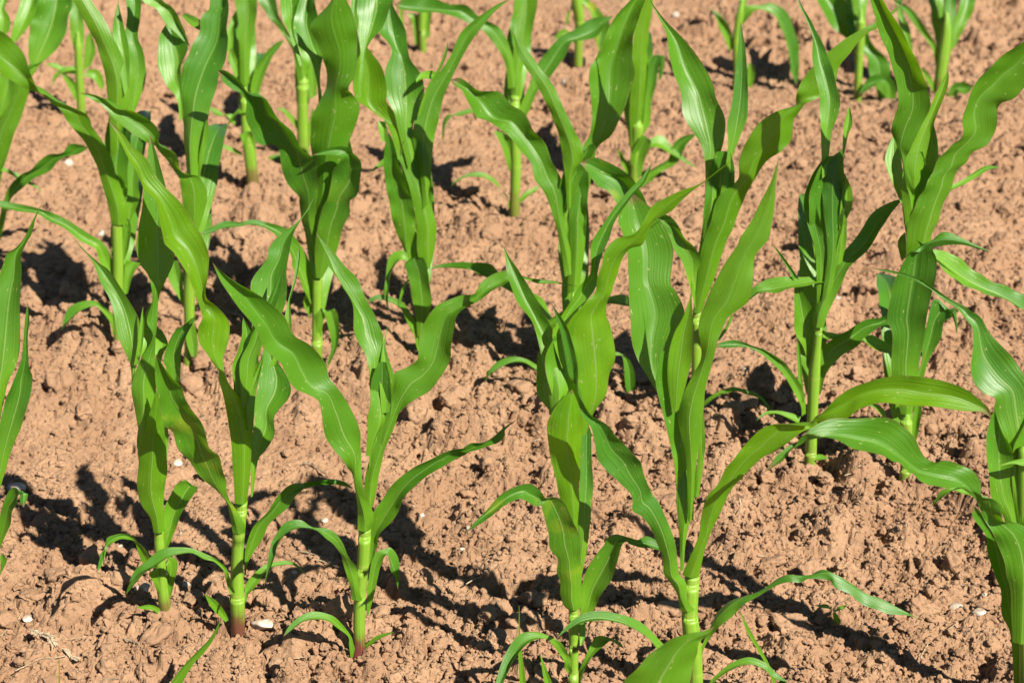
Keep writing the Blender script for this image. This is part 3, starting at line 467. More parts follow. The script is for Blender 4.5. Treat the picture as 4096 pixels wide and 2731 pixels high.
  (0.3,0.48,0.08,0,None,[3,8,58,13,10,61,5,12,102,17,7,92,6,10,133,19,9,130,8,10,148,14,10,146]),
  (0.3,0.72,0.08,0,None,[-26,15,238,-28,3,231,-40,17,246,-42,1,237,-61,19,254,-64,-1,243,-78,19,262,-80,0,252,-92,10,261,-92,10,261]),
  (0.3,0.48,0.08,0,None,[-12,6,92,-14,14,97,-21,7,100,-20,14,105,-35,7,107,-38,17,114,-52,11,123,-43,16,126,-63,13,133,-54,18,136,-76,16,133,-70,20,135,-83,20,125,-83,20,125]),
  (-0.6,0.84,0.5,0,None,[-33,-15,411,5,-5,413,-36,-18,440,9,-2,450,-36,-16,478,19,-3,481,-27,-19,507,26,1,520,-18,-19,528,32,1,542,-15,-20,547,37,3,565,-5,-19,561,47,3,579,-1,-14,589,55,-1,592,14,-13,609,77,-1,608,27,-14,625,87,1,628,24,-14,653,83,2,658,30,-10,682,90,0,677,42,-8,704,108,-2,690,58,-4,727,122,-4,704,77,-3,745,139,-4,719,115,-1,778,154,-4,755,143,0,809,159,-2,800,170,0,839,170,0,839]),
  (-0.6,0.72,0.35,0,None,[-33,-10,440,-18,2,476,-52,-11,530,-28,-5,512,-56,-6,566,-40,-16,537,-68,-18,605,-51,-13,582,-78,-14,624,-49,-22,603,-80,-19,647,-39,-24,633,-77,-26,672,-26,-27,670,-80,-31,705,-32,-31,702,-89,-36,739,-44,-37,735,-104,-41,776,-61,-44,767,-120,-47,807,-79,-51,796,-133,-55,841,-105,-58,832,-142,-61,867,-123,-63,860,-153,-70,898,-153,-70,898]),
  (0.2,0.48,0.08,0,None,[-48,8,501,-46,12,516,-66,22,539,-47,26,549,-74,37,564,-49,38,566,-69,50,581,-51,50,581,-60,63,598,-55,63,595]),
  (-0.3,0.72,0.9,0,None,[-34,1,520,-24,3,528,-46,7,558,-19,6,554,-46,12,581,-15,12,578,-37,19,602,-11,19,605,-25,26,624,-6,26,624,-12,36,649,3,36,649,0,48,675,15,48,675,11,57,695,19,57,695,18,63,708,18,63,708]),
  (0.3,0.72,0.08,0,None,[-26,10,487,-5,14,499,-29,20,527,6,25,541,-16,32,555,10,36,567,-8,46,585,9,49,595,1,63,616,4,63,617]),
  (0.3,0.48,0.08,0,None,[17,7,515,21,17,520,31,14,522,35,24,528,48,25,525,53,37,531,79,52,531,84,66,539,102,75,534,104,84,539,131,105,529,131,105,529]),
  (0.2,0.48,0.08,0,None,[-26,12,411,2,12,411,-40,11,467,7,14,480,-49,12,521,4,15,534,-51,14,553,-11,15,561,-41,15,585,-21,15,588]),
  (-0.3,0.5,0.1,0,None,[-16,12,66,8,16,66,-25,28,107,11,32,107,-34,52,145,15,56,145,-36,82,175,13,86,175,-34,118,197,10,122,197,-31,159,209,5,163,209,-24,203,209,0,207,209,-10,252,196,-10,256,196]),  # this leaf and the next lean back, added to thicken the shadow
  (-0.3,0.5,0.1,0,None,[-22,12,124,5,16,124,-33,29,170,9,33,170,-43,56,211,14,60,211,-45,89,245,11,93,245,-44,129,269,7,133,269,-40,173,282,2,177,282,-32,222,281,-5,226,281,-17,276,267,-17,280,267])]),
('darkest second-row maize plant, narrow tightly rolled whorl and thin leaves around a bent stem',(0.5185,2.8859,0.0000),[0,0,-30,11,0,0,0,11,0,0,30,10,-2,0,92,9,-4,0,168,10,-3,0,225,7,-3,0,258,7,-3,0,268,5,-4,4,296,2],[2, 4, 6],0.2,[
  (-0.5,0.72,0.1,0,None,[-16,-3,264,2,-15,265,-13,1,293,8,-13,295,3,13,337,25,-7,331,28,25,378,43,4,367,54,37,402,76,17,396,66,43,417,94,29,425,81,53,438,107,37,442,105,61,455,124,48,457,132,63,468,132,63,468]),
  (-0.3,0.48,0,0,None,[-6,2,269,2,2,269,-9,3,318,2,3,318,-13,5,361,2,5,361,-17,7,398,0,8,400,-32,11,444,-10,11,444,-41,13,477,-19,13,474,-39,15,498,-22,15,501,-29,17,528,-15,18,530,-14,20,550,-9,20,552]),
  (-0.4,-0.2,0,0,None,[-3,-5,269,6,-5,269,-1,-4,313,11,-4,313,2,-1,358,18,-1,358,3,2,402,20,4,410,-8,9,473,20,9,473,-11,12,513,21,14,518,-2,17,550,21,17,553,13,18,566,20,20,573,18,19,572,20,21,577]),
  (0.3,0.72,0.08,0,None,[14,-4,565,17,-2,570,14,2,593,22,3,598,15,9,615,28,8,613,20,16,634,27,14,624,24,20,642,24,20,642]),
  (0.25,0.72,0.08,0,None,[-14,7,523,-7,9,528,-19,22,592,-1,23,597,-21,32,623,7,31,619,-22,43,652,11,40,642,-28,55,681,5,50,666,-35,67,704,-5,65,699,-36,83,736,-16,78,722,-46,101,765,-35,98,758,-53,112,781,-49,112,781,-60,126,803,-60,126,803]),
  (0.2,0.48,0.08,0,None,[20,5,435,28,7,443,19,6,471,38,8,476,20,8,501,36,9,503,20,10,531,23,10,530]),
  (-0.3,0.48,0.08,0,None,[14,1,368,30,5,378,19,4,407,33,6,412,25,7,442,32,8,445,27,10,464,30,10,464]),
  (0.35,0.72,0.08,0,None,[7,12,348,3,0,342,-11,13,346,-13,-1,340,-27,15,345,-26,-2,337,-58,20,341,-58,-5,330,-90,21,335,-76,-4,324,-109,15,329,-94,2,323,-116,14,324,-107,4,319,-126,10,301,-126,10,301]),
  (0.3,0.72,0.08,0,None,[-12,6,177,-8,10,188,-24,8,218,-7,9,221,-41,9,248,-6,11,256,-46,11,285,-15,13,291,-46,14,322,-32,14,322,-48,14,339,-40,15,343,-60,17,364,-52,16,363,-77,19,389,-69,18,385,-87,20,405,-87,20,405]),
  (0.35,0.72,0.08,0,None,[4,9,130,11,9,130,6,13,183,19,7,174,8,15,215,40,8,204,29,18,235,64,8,220,47,17,245,80,12,236,70,19,260,98,13,252,97,21,267,119,15,258,113,20,272,129,17,268,137,20,273,137,20,273]),
  (0.3,0.48,0.08,0,None,[4,10,242,4,2,238,8,10,245,7,2,240,19,10,246,21,-2,239,39,0,246,39,0,246]),
  (0.3,0.72,0.08,0,None,[-22,-8,96,-14,-2,99,-26,-10,119,-17,-2,124,-41,-11,149,-26,-5,153,-60,-12,180,-44,-10,182,-81,-15,203,-62,-13,205,-104,-18,225,-88,-18,225,-127,-22,235,-116,-20,237,-154,-31,237,-148,-20,245,-181,-33,237,-178,-27,242]),
  (0.2,0.48,0.08,0,None,[-27,-6,120,-19,-6,123,-32,-5,162,-24,-5,162,-35,-3,197,-28,-3,197,-38,-1,229,-34,0,231,-37,0,234,-37,0,234]),
  (0.3,0.48,0.08,0,None,[-22,2,90,-26,-12,83,-40,-2,99,-44,-12,94,-64,-8,107,-64,-13,104,-86,-12,106,-86,-18,103,-102,-20,93,-102,-20,93]),
  (0.3,0.48,0.08,0,None,[-2,-8,9,-1,0,13,15,-12,12,17,-1,18,31,-10,16,31,-10,16]),
  (0.2,0.48,0.08,0,None,[-1,9,301,11,9,301,-14,10,373,20,10,373,-28,12,444,25,12,444,-34,13,493,25,13,493,-24,14,532,21,14,532,-8,15,559,18,15,559]),
  (-0.3,0.5,0.1,0,None,[-14,12,133,9,16,133,-22,28,175,15,32,175,-27,52,212,22,56,212,-26,82,243,23,86,243,-22,118,265,22,122,265,-18,159,277,19,163,277,-10,203,276,13,207,276,3,252,263,3,256,263]),  # added back-leaning pair for a denser shadow
  (-0.3,0.5,0.1,0,None,[-16,12,252,11,16,252,-24,29,298,18,33,298,-32,56,339,25,60,339,-31,89,372,25,93,372,-28,129,396,23,133,396,-23,173,409,19,177,409,-15,222,409,12,226,409,-1,276,395,-1,280,395])]),
('second-row maize plant with one large twisted blade sweeping up to the right',(0.3310,3.0081,0.0000),[0,0,-30,9,0,0,0,9,-3,0,93,9,-6,0,171,9,-8,0,230,8,-8,0,240,6,-8,4,268,2],[3, 4],0.2,[
  (-0.6,0.72,0.35,0,None,[-2,-6,355,5,0,371,-3,4,413,20,10,431,-1,18,466,23,15,454,-3,31,504,13,24,484,-12,41,532,24,35,515,-28,49,554,30,45,542,-41,59,577,30,57,570,-45,75,612,15,70,599,-61,88,639,7,83,623,-67,102,662,-14,100,656,-69,119,694,-37,116,685,-79,136,717,-68,135,714,-94,154,743,-91,153,741,-106,168,764,-106,168,764]),
  (-0.3,0.48,0.08,0,None,[23,4,448,42,8,461,31,6,502,42,15,507,33,15,539,50,17,538,31,22,570,63,23,575,38,30,607,65,30,607,43,42,656,63,39,648,46,53,699,58,51,694,48,60,724,52,60,724,50,63,734,50,63,734]),
  (-0.4,-0.2,0.7,0,None,[-15,-10,237,-3,-10,236,-10,-8,300,18,-9,298,-5,-7,356,35,-6,359,8,-5,402,52,-5,402,20,-3,448,66,-2,450,51,1,478,83,-1,487,52,0,507,101,4,514,59,4,534,124,3,531,73,8,562,139,2,549,92,8,584,140,6,578,113,15,595,145,2,596,142,20,603,153,0,612,144,21,612,161,0,617,144,13,630,189,11,625,154,16,652,205,12,643,177,19,682,211,14,672,200,20,702,227,17,694,223,23,720,239,19,711,243,23,732,257,22,728,271,27,747,274,23,738,316,30,779,316,30,779]),
  (0.3,0.72,0.08,0.3,None,[-11,-7,233,-2,-5,237,-18,-12,263,-4,0,282,-27,-13,290,-6,0,311,-37,-10,330,-7,-4,340,-53,-8,356,-17,-6,359,-74,-4,393,-33,-11,381,-99,-7,412,-56,-8,409,-129,-7,429,-81,-9,427,-151,-6,443,-98,-10,436,-169,-9,465,-112,-8,467,-187,-12,477,-126,-6,486,-198,-15,485,-159,-3,505,-206,-16,498,-194,-3,519,-217,-10,513,-217,-10,513]),
  (0.3,0.48,0.08,0,None,[30,6,178,36,6,178,38,7,194,48,8,198,46,7,208,56,11,220,51,9,221,55,11,225]),
  (0.3,0.72,0.08,0.5,None,[1,8,31,4,2,28,13,9,53,13,-1,48,35,5,75,37,-4,70,62,1,87,65,-7,82,85,-2,82,85,-10,78,110,-7,74,108,-13,71,125,-12,58,122,-16,56,134,-17,41,131,-17,40,143,-20,28,143,-20,28]),
  (0.3,0.72,0.08,0,None,[4,7,-7,4,1,-10,18,6,-3,19,-1,-7,41,1,5,41,-4,3,77,-10,14,77,-10,14]),
  (0.2,0.48,0.08,0,None,[-8,10,232,3,10,232,-11,11,307,19,11,307,-6,12,381,35,12,381,-3,13,439,46,14,444,3,14,488,46,15,493,13,15,524,37,15,524])]),
('second-row maize plant with V of slender pointed leaf and upright shaded blade, centre',(0.1131,3.1890,0.0000),[0,0,-30,11,0,0,0,11,1,0,70,12,0,0,148,12,0,0,158,9,0,4,186,3],[2, 3],0.2,[
  (-0.6,0.72,0.4,0,None,[-10,-12,193,12,-8,207,-10,-5,269,20,-1,283,-10,4,334,22,11,356,-2,15,388,30,21,407,14,23,428,36,30,447,15,35,463,43,31,466,28,40,488,66,39,484,29,50,527,89,53,535,22,63,574,102,66,584,25,69,595,101,75,614,39,75,616,104,86,649,52,84,644,108,92,668,60,91,665,115,98,686,77,101,691,123,107,710,97,109,712,130,114,728,114,117,733,131,120,744,128,126,760,128,126,760]),
  (-0.5,-0.2,0.5,0,None,[-13,-3,355,-6,-1,361,-17,-1,412,-4,2,421,-22,2,445,13,2,445,-28,6,479,13,3,468,-36,9,508,1,5,497,-48,11,540,-19,10,537,-65,15,577,-38,16,579,-82,18,605,-65,21,616,-102,22,635,-87,26,646,-109,27,663,-103,27,663,-115,30,681,-115,30,681]),
  (-0.5,0.84,0.35,0,None,[-15,-12,228,2,-2,236,-23,-4,275,-6,-4,275,-35,1,329,-17,1,329,-52,5,381,-20,12,386,-73,13,410,-25,13,410,-80,18,439,-41,18,439,-101,19,463,-54,29,471,-119,26,487,-75,33,494,-141,25,503,-92,45,520,-175,31,512,-118,51,530,-192,35,532,-138,60,554,-201,53,560,-172,54,561,-218,55,570,-204,65,579,-223,63,579,-223,63,579]),
  (0.3,0.72,0.08,0,None,[-20,3,291,-9,7,302,-19,7,373,3,13,392,-12,10,411,20,18,436,4,14,443,34,22,465,19,19,466,30,21,474]),
  (0.3,0.72,0.08,0,None,[-11,4,68,-16,16,75,-36,-8,113,-44,30,135,-63,-4,147,-59,28,165,-86,9,170,-77,16,187,-116,8,190,-110,19,208,-160,14,217,-136,17,225,-192,10,228,-154,22,235,-227,13,234,-189,22,240,-251,16,233,-245,23,237,-268,20,228,-268,20,228]),
  (0.3,0.72,0.08,0,None,[-15,8,106,-12,4,101,-50,5,122,-37,3,118,-39,3,141,-23,1,138,-24,-1,153,-16,1,155]),
  (0.3,0.72,0.08,0,None,[6,15,142,6,5,136,39,26,160,38,13,152,69,38,166,68,25,158,94,55,161,99,33,148,115,60,146,113,46,138,131,63,127,131,63,127]),
  (0.3,0.72,0.08,0,None,[10,13,31,13,3,25,40,11,58,41,2,53,61,10,67,62,0,62,79,9,71,81,-1,65,93,3,62,101,1,61,97,-1,37,115,2,39,100,-4,5,119,-1,7,106,-7,-27,117,-4,-25,114,-10,-69,114,-10,-69]),
  (0.3,0.72,0.08,0,None,[-8,-2,4,-8,-10,1,-32,-1,21,-32,-14,15,-50,-3,35,-50,-16,30,-68,-7,47,-70,-17,43,-86,-11,61,-91,-19,58,-110,-12,65,-116,-25,59,-137,-14,55,-142,-32,47,-154,-20,42,-156,-33,37,-165,-30,20,-165,-30,20]),
  (0.3,0.72,0.08,0,None,[15,3,-69,15,9,-66,36,0,-61,37,10,-56,54,-5,-56,57,10,-48,75,0,-47,75,0,-47]),
  (0.2,0.48,0.08,0,None,[-13,10,199,8,10,199,-25,11,275,19,11,275,-32,12,340,23,12,340,-27,14,401,25,14,401,-13,15,446,22,15,449]),
  (-0.3,0.5,0.1,0,None,[-10,12,84,13,16,84,-16,28,126,21,32,126,-20,52,163,29,56,163,-18,82,194,31,86,194,-12,118,216,32,122,216,-5,159,227,31,163,227,5,203,227,29,207,227,21,252,214,21,256,214]),  # two added leaves leaning back, widening the cast shadow
  (-0.3,0.5,0.1,0,None,[-13,12,158,14,16,158,-20,29,204,22,33,204,-27,56,245,30,60,245,-25,89,279,31,93,279,-21,129,303,30,133,303,-15,173,316,27,177,316,-6,222,316,22,226,316,10,276,301,10,280,301])]),
('second-row maize plant whose bright wavy blade twists down the front of its stem',(-0.1759,3.3278,0.0000),[0,0,-30,7,0,0,0,7,0,0,38,8,-1,0,86,10,-3,0,156,12,-2,0,166,9,0,4,194,3],[3, 4],0.2,[
  (-0.5,0.72,0.8,0,None,[13,-14,186,20,-12,187,-1,-19,217,31,-3,227,-3,-13,273,33,-1,275,-14,-3,334,20,3,325,-30,6,388,5,9,371,-44,7,412,6,17,402,-47,12,439,-5,23,435,-65,19,469,-20,27,456,-96,24,490,-43,34,475,-115,27,505,-61,41,500,-119,30,526,-59,47,523,-116,38,560,-66,54,561,-112,50,593,-86,57,591,-110,58,617,-103,60,615,-110,63,633,-110,63,633]),
  (-0.6,0.6,0.35,0,None,[11,-11,305,21,1,332,2,1,377,24,-2,371,-9,8,431,30,8,431,-3,17,480,41,16,478,14,27,520,48,22,510,32,33,546,59,28,535,55,39,575,73,39,565,70,49,602,91,46,597,81,56,627,109,55,624,106,64,649,124,61,642,144,75,673,144,71,663,176,84,686,176,84,686]),
  (-0.2,0.72,0.08,0,None,[-18,0,383,-3,10,411,-35,15,450,-9,17,456,-43,25,484,2,26,487,-58,37,514,14,38,520,-58,53,555,8,51,550,-47,68,587,-13,63,574,-58,77,603,-19,74,595,-70,86,618,-22,88,624,-64,100,642,-40,105,656,-55,117,674,-49,117,674,-52,126,689,-52,126,689]),
  (0.3,0.72,0.08,0,None,[1,5,485,9,5,487,19,8,538,27,9,541,36,12,565,43,12,567,51,16,597,57,17,599,59,20,624,59,20,624]),
  (0.3,0.48,0.08,0,None,[0,12,553,0,6,548,9,25,561,12,15,552,25,46,558,26,33,547,40,63,546,40,63,546]),
  (-0.4,0.6,0.08,0,None,[-19,-7,186,-13,-5,192,-33,-7,231,-17,-9,226,-47,-12,273,-6,-13,270,-54,-16,329,-9,-20,318,-59,-23,370,-19,-25,364,-60,-30,416,-32,-32,410,-56,-38,453,-44,-37,455,-50,-40,469,-50,-40,469]),
  (0.3,0.72,0.08,0,None,[-5,-19,181,-12,1,193,-24,-13,203,-20,-9,211,-39,-24,206,-34,-3,219,-50,-31,189,-54,-5,205,-57,-28,158,-66,-25,160,-58,-37,136,-66,-27,141,-61,-40,110,-61,-40,110]),
  (-0.3,0.48,0.08,0,None,[-7,-15,45,5,-11,54,-10,-16,93,16,-16,93,-16,-17,130,22,-20,122,-18,-21,162,19,-23,156,-23,-26,187,17,-26,187,-28,-31,206,9,-27,216,-16,-30,217,2,-30,218]),
  (0.3,0.48,0.08,0,None,[-15,-9,169,-14,-11,164,-29,-11,158,-25,-12,156,-38,-14,136,-32,-14,136,-44,-20,100,-44,-20,100]),
  (0.3,0.72,0.08,0,None,[-8,-7,11,0,-3,12,-12,-8,30,-1,-4,32,-16,-16,53,-9,-1,59,-29,-20,81,-20,-5,88,-40,-23,109,-37,-10,115,-61,-26,124,-58,-16,129,-82,-31,129,-82,-20,134,-99,-35,120,-102,-25,124]),
  (0.3,0.48,0.08,0,None,[-44,10,411,-44,2,405,-65,10,399,-61,-2,390,-90,0,376,-90,0,376]),
  (0.3,0.48,0.08,0,None,[-58,8,434,-66,8,434,-55,12,451,-72,15,459,-60,20,469,-73,20,470]),
  (0.3,0.72,0.08,0,None,[1,2,0,1,-8,-4,27,0,-1,28,-14,-7,55,-5,0,55,-22,-7,74,-10,-1,78,-31,-9,96,-22,-21,93,-37,-27,109,-35,-43,106,-45,-47]),
  (0.2,0.48,0.08,0,None,[2,12,205,20,12,205,-11,13,286,25,13,286,-25,13,341,23,14,350,-33,14,397,21,15,403,-26,15,435,10,15,435]),
  (-0.3,0.5,0.1,0,None,[-13,12,87,10,16,87,-21,28,129,16,32,129,-27,52,167,22,56,167,-24,82,197,24,86,197,-22,118,219,22,122,219,-18,159,231,18,163,231,-12,203,231,12,207,231,0,252,217,0,256,217]),  # back-leaning pair added for its shadow
  (-0.3,0.5,0.1,0,None,[-16,12,165,11,16,165,-22,29,211,20,33,211,-30,56,252,26,60,252,-31,89,286,25,93,286,-30,129,310,21,133,310,-28,173,323,14,177,323,-22,222,323,5,226,323,-11,276,308,-11,280,308])]),
('stout second-row maize plant with dark blue-green side leaf and torn curled front leaf',(-0.3785,3.3062,0.0000),[0,0,-30,10,0,0,0,10,2,0,48,10,4,0,96,9,8,0,167,9,9,0,177,7,11,4,205,3],[2, 4],0.2,[
  (-0.5,-0.2,0.45,0,None,[4,-9,190,26,-11,204,7,-10,271,33,-13,288,8,-9,351,51,-17,369,7,-7,434,78,-24,448,12,-8,490,100,-28,511,26,-12,524,90,-26,541,36,-2,551,86,-38,560,39,-6,582,97,-37,589,37,-16,615,100,-30,631,20,-14,653,101,-35,662,20,-18,671,94,-33,695,36,-23,690,86,-31,718,55,-27,711,81,-29,741,66,-28,735,78,-29,752,76,-30,766,76,-30,766]),
  (-0.4,0.72,0,0,None,[7,-5,208,14,-7,221,0,-6,241,11,-9,255,-14,-6,286,13,-17,306,-19,-8,344,18,-27,357,-41,-10,376,20,-37,410,-43,-15,418,10,-42,437,-52,-25,445,-7,-40,458,-82,-26,459,-18,-51,504,-97,-32,492,-43,-56,521,-97,-41,534,-58,-60,552,-105,-53,554,-91,-58,554,-123,-58,567,-107,-64,583,-138,-65,583,-128,-69,602,-144,-70,601,-144,-70,601]),
  (-0.2,0.72,0.08,0.08,None,[7,-14,177,19,-14,177,7,-18,236,49,-18,236,16,-22,286,62,-24,283,28,-25,328,77,-31,315,39,-29,350,79,-33,342,50,-30,389,100,-42,363,57,-38,411,105,-43,401,68,-44,428,103,-45,426,66,-48,435,88,-46,440,56,-52,437,74,-46,450,42,-56,438,48,-51,450,15,-60,439,15,-60,439]),
  (0.2,0.6,0.08,0,None,[98,9,524,105,11,529,99,19,563,108,20,566,102,38,602,115,41,611,96,60,638,143,61,641,94,80,665,160,83,674,96,101,695,165,101,695,102,133,735,156,133,735,113,168,771,113,168,771]),
  (0.3,0.72,0.08,0,None,[26,5,470,33,15,498,20,38,554,29,27,561,7,49,590,32,51,596,-11,60,605,29,67,624,-29,78,630,24,87,657,-27,94,653,21,104,683,-13,116,686,14,124,708,1,147,731,1,147,731]),
  (0.2,0.72,0.08,0,None,[-7,13,583,-1,15,588,-28,45,638,-19,46,642,-39,65,655,-12,71,674,-45,87,681,-9,89,687,-47,116,704,-17,120,714,-37,147,731,-37,147,731]),
  (0.4,0.72,0.08,0,None,[-8,-5,118,1,11,128,-21,-12,154,-7,15,169,-34,-18,192,-17,15,212,-41,-17,225,-30,8,241,-60,-17,259,-46,1,270,-86,-16,279,-72,-7,284,-106,-21,286,-105,-9,293,-130,-20,284,-130,-16,291,-157,-30,282,-158,-14,291,-186,-31,274,-187,-22,280,-209,-30,272,-209,-30,272]),
  (0.3,0.72,0.08,0,None,[-7,-8,52,10,-8,52,-3,-9,83,16,-9,83,1,-11,101,22,-9,102,16,-11,109,41,-10,109,23,-12,88,47,-12,88,29,-14,62,48,-14,62,31,-15,35,42,-17,33,24,-18,9,30,-19,8,20,-20,-11,20,-20,-11]),
  (0.2,0.48,0.08,0,None,[-10,1,85,-7,7,100,-18,-2,102,-8,7,126,-22,-3,124,-13,3,142]),
  (0.3,0.48,0.08,0,None,[-11,7,14,-14,3,11,-25,4,31,-34,3,31,-40,1,48,-47,3,50,-49,0,69,-49,0,69]),
  (0.2,0.48,0.08,0,None,[60,9,584,72,11,589,80,35,642,98,36,645,84,56,672,97,58,677,88,83,706,99,83,706,95,105,730,95,105,730]),
  (0.2,0.48,0.08,0,None,[2,12,197,23,12,197,-13,12,262,44,12,262,-19,13,326,67,13,326,-1,13,390,82,16,404,13,14,442,78,16,448]),
  (-0.3,0.5,0.1,0,None,[-8,12,92,16,16,92,-11,28,134,26,32,134,-14,52,172,36,56,172,-10,82,202,39,86,202,-4,118,224,40,122,224,2,159,236,38,163,236,11,203,236,34,207,236,24,252,222,24,256,222]),  # added pair behind the whorl, thickens the shadow band
  (-0.3,0.5,0.1,0,None,[-6,12,175,21,16,175,-12,29,220,30,33,220,-20,56,262,37,60,262,-21,89,295,35,93,295,-21,129,319,30,133,319,-20,173,332,22,177,332,-17,222,332,10,226,332,-9,276,318,-9,280,318])]),
('second-row maize plant with yellowish arched leaf widening toward the left edge',(-0.7763,3.3719,0.0000),[0,0,-30,9,0,0,0,9,1,0,35,8,6,0,94,10,14,0,171,10,19,0,254,10,22,0,264,10,22,0,264,7,25,4,292,3],[5],0.2,[
  (-0.5,0.72,0.6,0,None,[11,-12,259,38,-8,257,8,-13,295,44,-9,287,4,-15,325,38,-10,320,-7,-16,377,29,-15,363,-23,-19,425,21,-19,406,-40,-23,458,4,-22,442,-50,-25,474,-5,-24,458,-57,-29,493,-10,-25,480,-67,-28,505,-31,-30,498,-79,-23,512,-55,-40,515,-94,-26,526,-74,-43,533,-113,-29,538,-88,-45,540,-132,-41,551,-103,-39,567,-155,-58,570,-117,-30,597,-169,-64,583,-130,-30,618,-191,-67,614,-152,-37,644,-202,-66,643,-176,-47,661,-208,-60,668,-208,-60,668]),
  (-0.6,-0.2,0.75,0,None,[23,-10,390,42,2,427,25,-7,452,50,5,457,22,4,492,59,3,488,20,11,533,67,6,516,16,17,568,63,11,548,3,24,605,50,19,589,-14,33,645,29,30,637,-33,42,682,4,41,676,-48,50,707,-18,49,704,-65,60,734,-65,60,734]),
  (0.2,0.72,0.08,0,None,[56,-1,512,66,5,529,45,20,573,67,23,582,35,39,610,63,37,602,36,58,638,53,57,633,40,74,658,45,74,658,42,84,671,42,84,671]),
  (-0.2,0.72,0.08,0,None,[55,1,443,68,11,471,58,10,490,83,15,507,62,24,541,94,24,541,62,36,578,92,37,580,57,50,613,81,48,608,61,64,646,84,62,640,58,76,673,87,76,673,49,90,699,76,92,705,49,105,726,49,105,726]),
  (0.3,0.48,0.08,0,None,[36,9,248,42,11,256,31,19,306,64,17,300,36,31,350,63,24,330,46,47,402,71,42,388,53,55,422,74,53,416,59,63,441,59,63,441]),
  (0.2,0.48,0.08,0,None,[18,7,172,24,9,177,24,11,223,39,6,209,27,10,250,44,9,244,32,10,265,40,10,262]),
  (0.4,0.72,0.08,0,None,[-4,-4,139,4,10,147,-22,-4,181,-1,7,188,-26,-6,207,-14,7,215,-54,-8,224,-37,5,232,-81,-10,250,-67,1,257,-109,-14,266,-96,0,274,-129,-13,282,-115,-6,286,-166,-19,289,-159,-7,297,-203,-24,299,-206,-11,307,-225,-20,304,-225,-20,304]),
  (0.4,0.72,0.08,0,None,[-9,-7,25,-2,-3,26,-9,-11,44,-1,-1,48,-16,-12,65,-5,-4,68,-32,-13,88,-22,-10,89,-45,-21,89,-38,-7,96,-69,-32,80,-63,-6,91,-88,-38,62,-86,-9,75,-104,-30,44,-104,-30,44]),
  (0.3,0.48,0.08,0,None,[16,6,104,25,8,107,21,13,142,37,11,139,23,19,163,50,17,161,27,21,171,56,19,167]),
  (0.2,0.48,0.08,0,None,[10,10,254,31,10,254,5,11,309,42,11,309,1,12,366,47,12,366,9,13,420,60,14,426,22,15,470,64,15,470]),
  (-0.3,0.5,0.1,0,None,[-2,12,131,22,16,131,-4,28,173,32,32,173,-8,52,211,42,56,211,-5,82,241,44,86,241,2,118,263,46,122,263,8,159,275,44,163,275,15,203,275,38,207,275,25,252,261,25,256,261]),  # these two back leaves are added to fill out the shadow
  (-0.3,0.5,0.1,0,None,[6,12,248,33,16,248,6,29,294,48,33,294,4,56,335,60,60,335,9,89,369,65,93,369,16,129,393,67,133,393,24,173,406,66,177,406,34,222,406,61,226,406,49,276,391,49,280,391])]),
('second-row maize plant with broad dark upright blade lit by one bright patch',(-0.6282,3.3040,0.0000),[0,0,-30,10,0,0,0,10,3,0,22,9,8,0,83,10,13,0,150,11,28,0,248,9,29,0,258,7,31,4,286,2],[3, 5],0.2,[
  (-0.3,0.72,0.5,0,None,[27,-12,266,37,-12,266,16,-13,321,57,-13,321,14,-13,359,61,-16,354,12,-15,382,48,-15,382,-5,-8,404,24,-25,395,-22,-16,438,14,-20,430,-27,-9,443,-14,-29,450,-46,-19,457,-15,-21,470,-75,-25,481,-28,-19,490,-96,-26,502,-55,-22,510,-115,-24,528,-79,-27,522,-136,-29,539,-118,-27,542,-153,-30,548,-153,-30,548]),
  (-0.7,0.6,0,0,None,[23,-2,380,48,-10,378,18,9,439,57,-7,429,17,22,496,70,6,495,15,32,526,83,14,535,26,46,568,99,27,576,43,57,600,114,40,614,58,67,631,116,51,638,64,76,658,117,66,676,76,80,672,116,74,691,80,91,705,108,85,712,87,105,748,87,105,748]),
  (-0.3,0.48,0.08,0,None,[47,-8,376,51,-6,385,52,-7,429,68,-1,448,60,-4,464,71,0,476,69,0,491,69,0,491]),
  (0.25,0.72,0.08,0,None,[18,4,483,25,6,489,14,18,522,24,25,544,-6,32,544,26,41,572,-18,51,572,38,60,600,-21,78,610,24,82,621,-12,98,635,2,98,635,-10,105,642,-10,105,642]),
  (0.3,0.72,0.08,0,None,[-56,75,720,-36,85,730,-47,76,691,-12,79,693,-21,74,674,11,75,675,-5,72,650,27,69,648,17,69,627,34,64,622,37,63,605,37,63,605]),
  (0.3,0.48,0.08,0,None,[2,4,105,10,10,116,-13,7,134,-1,12,145,-27,12,165,-2,17,176,-29,19,198,-10,21,201]),
  (0.2,0.48,0.08,0,None,[5,-11,91,14,-9,94,0,-12,72,21,-12,72,3,-15,40,24,-16,37,10,-19,16,18,-21,12]),
  (0.2,0.48,0.08,0,None,[64,82,626,63,98,640,35,106,633,42,119,646,11,145,642,16,149,646]),
  (-0.3,0.5,0.1,0,None,[-1,12,129,23,16,129,-3,28,171,33,32,171,-5,52,208,44,56,208,-2,82,239,47,86,239,1,118,261,45,122,261,3,159,272,39,163,272,7,203,272,31,207,272,16,252,259,16,256,259]),  # added back leaves, a pair, for a broader shadow
  (-0.3,0.5,0.1,0,None,[14,12,243,41,16,243,11,29,289,54,33,289,10,56,330,67,60,330,16,89,364,72,93,364,24,129,388,74,133,388,32,173,401,74,177,401,42,222,401,69,226,401,57,276,386,57,280,386])]),
('second-row maize plant cut by the left edge, broad pale sunlit blade on top',(-1.1609,3.8741,0.0000),[0,0,-30,14,0,0,0,14,17,0,98,16,37,0,209,14,50,0,263,7],[],0.2,[
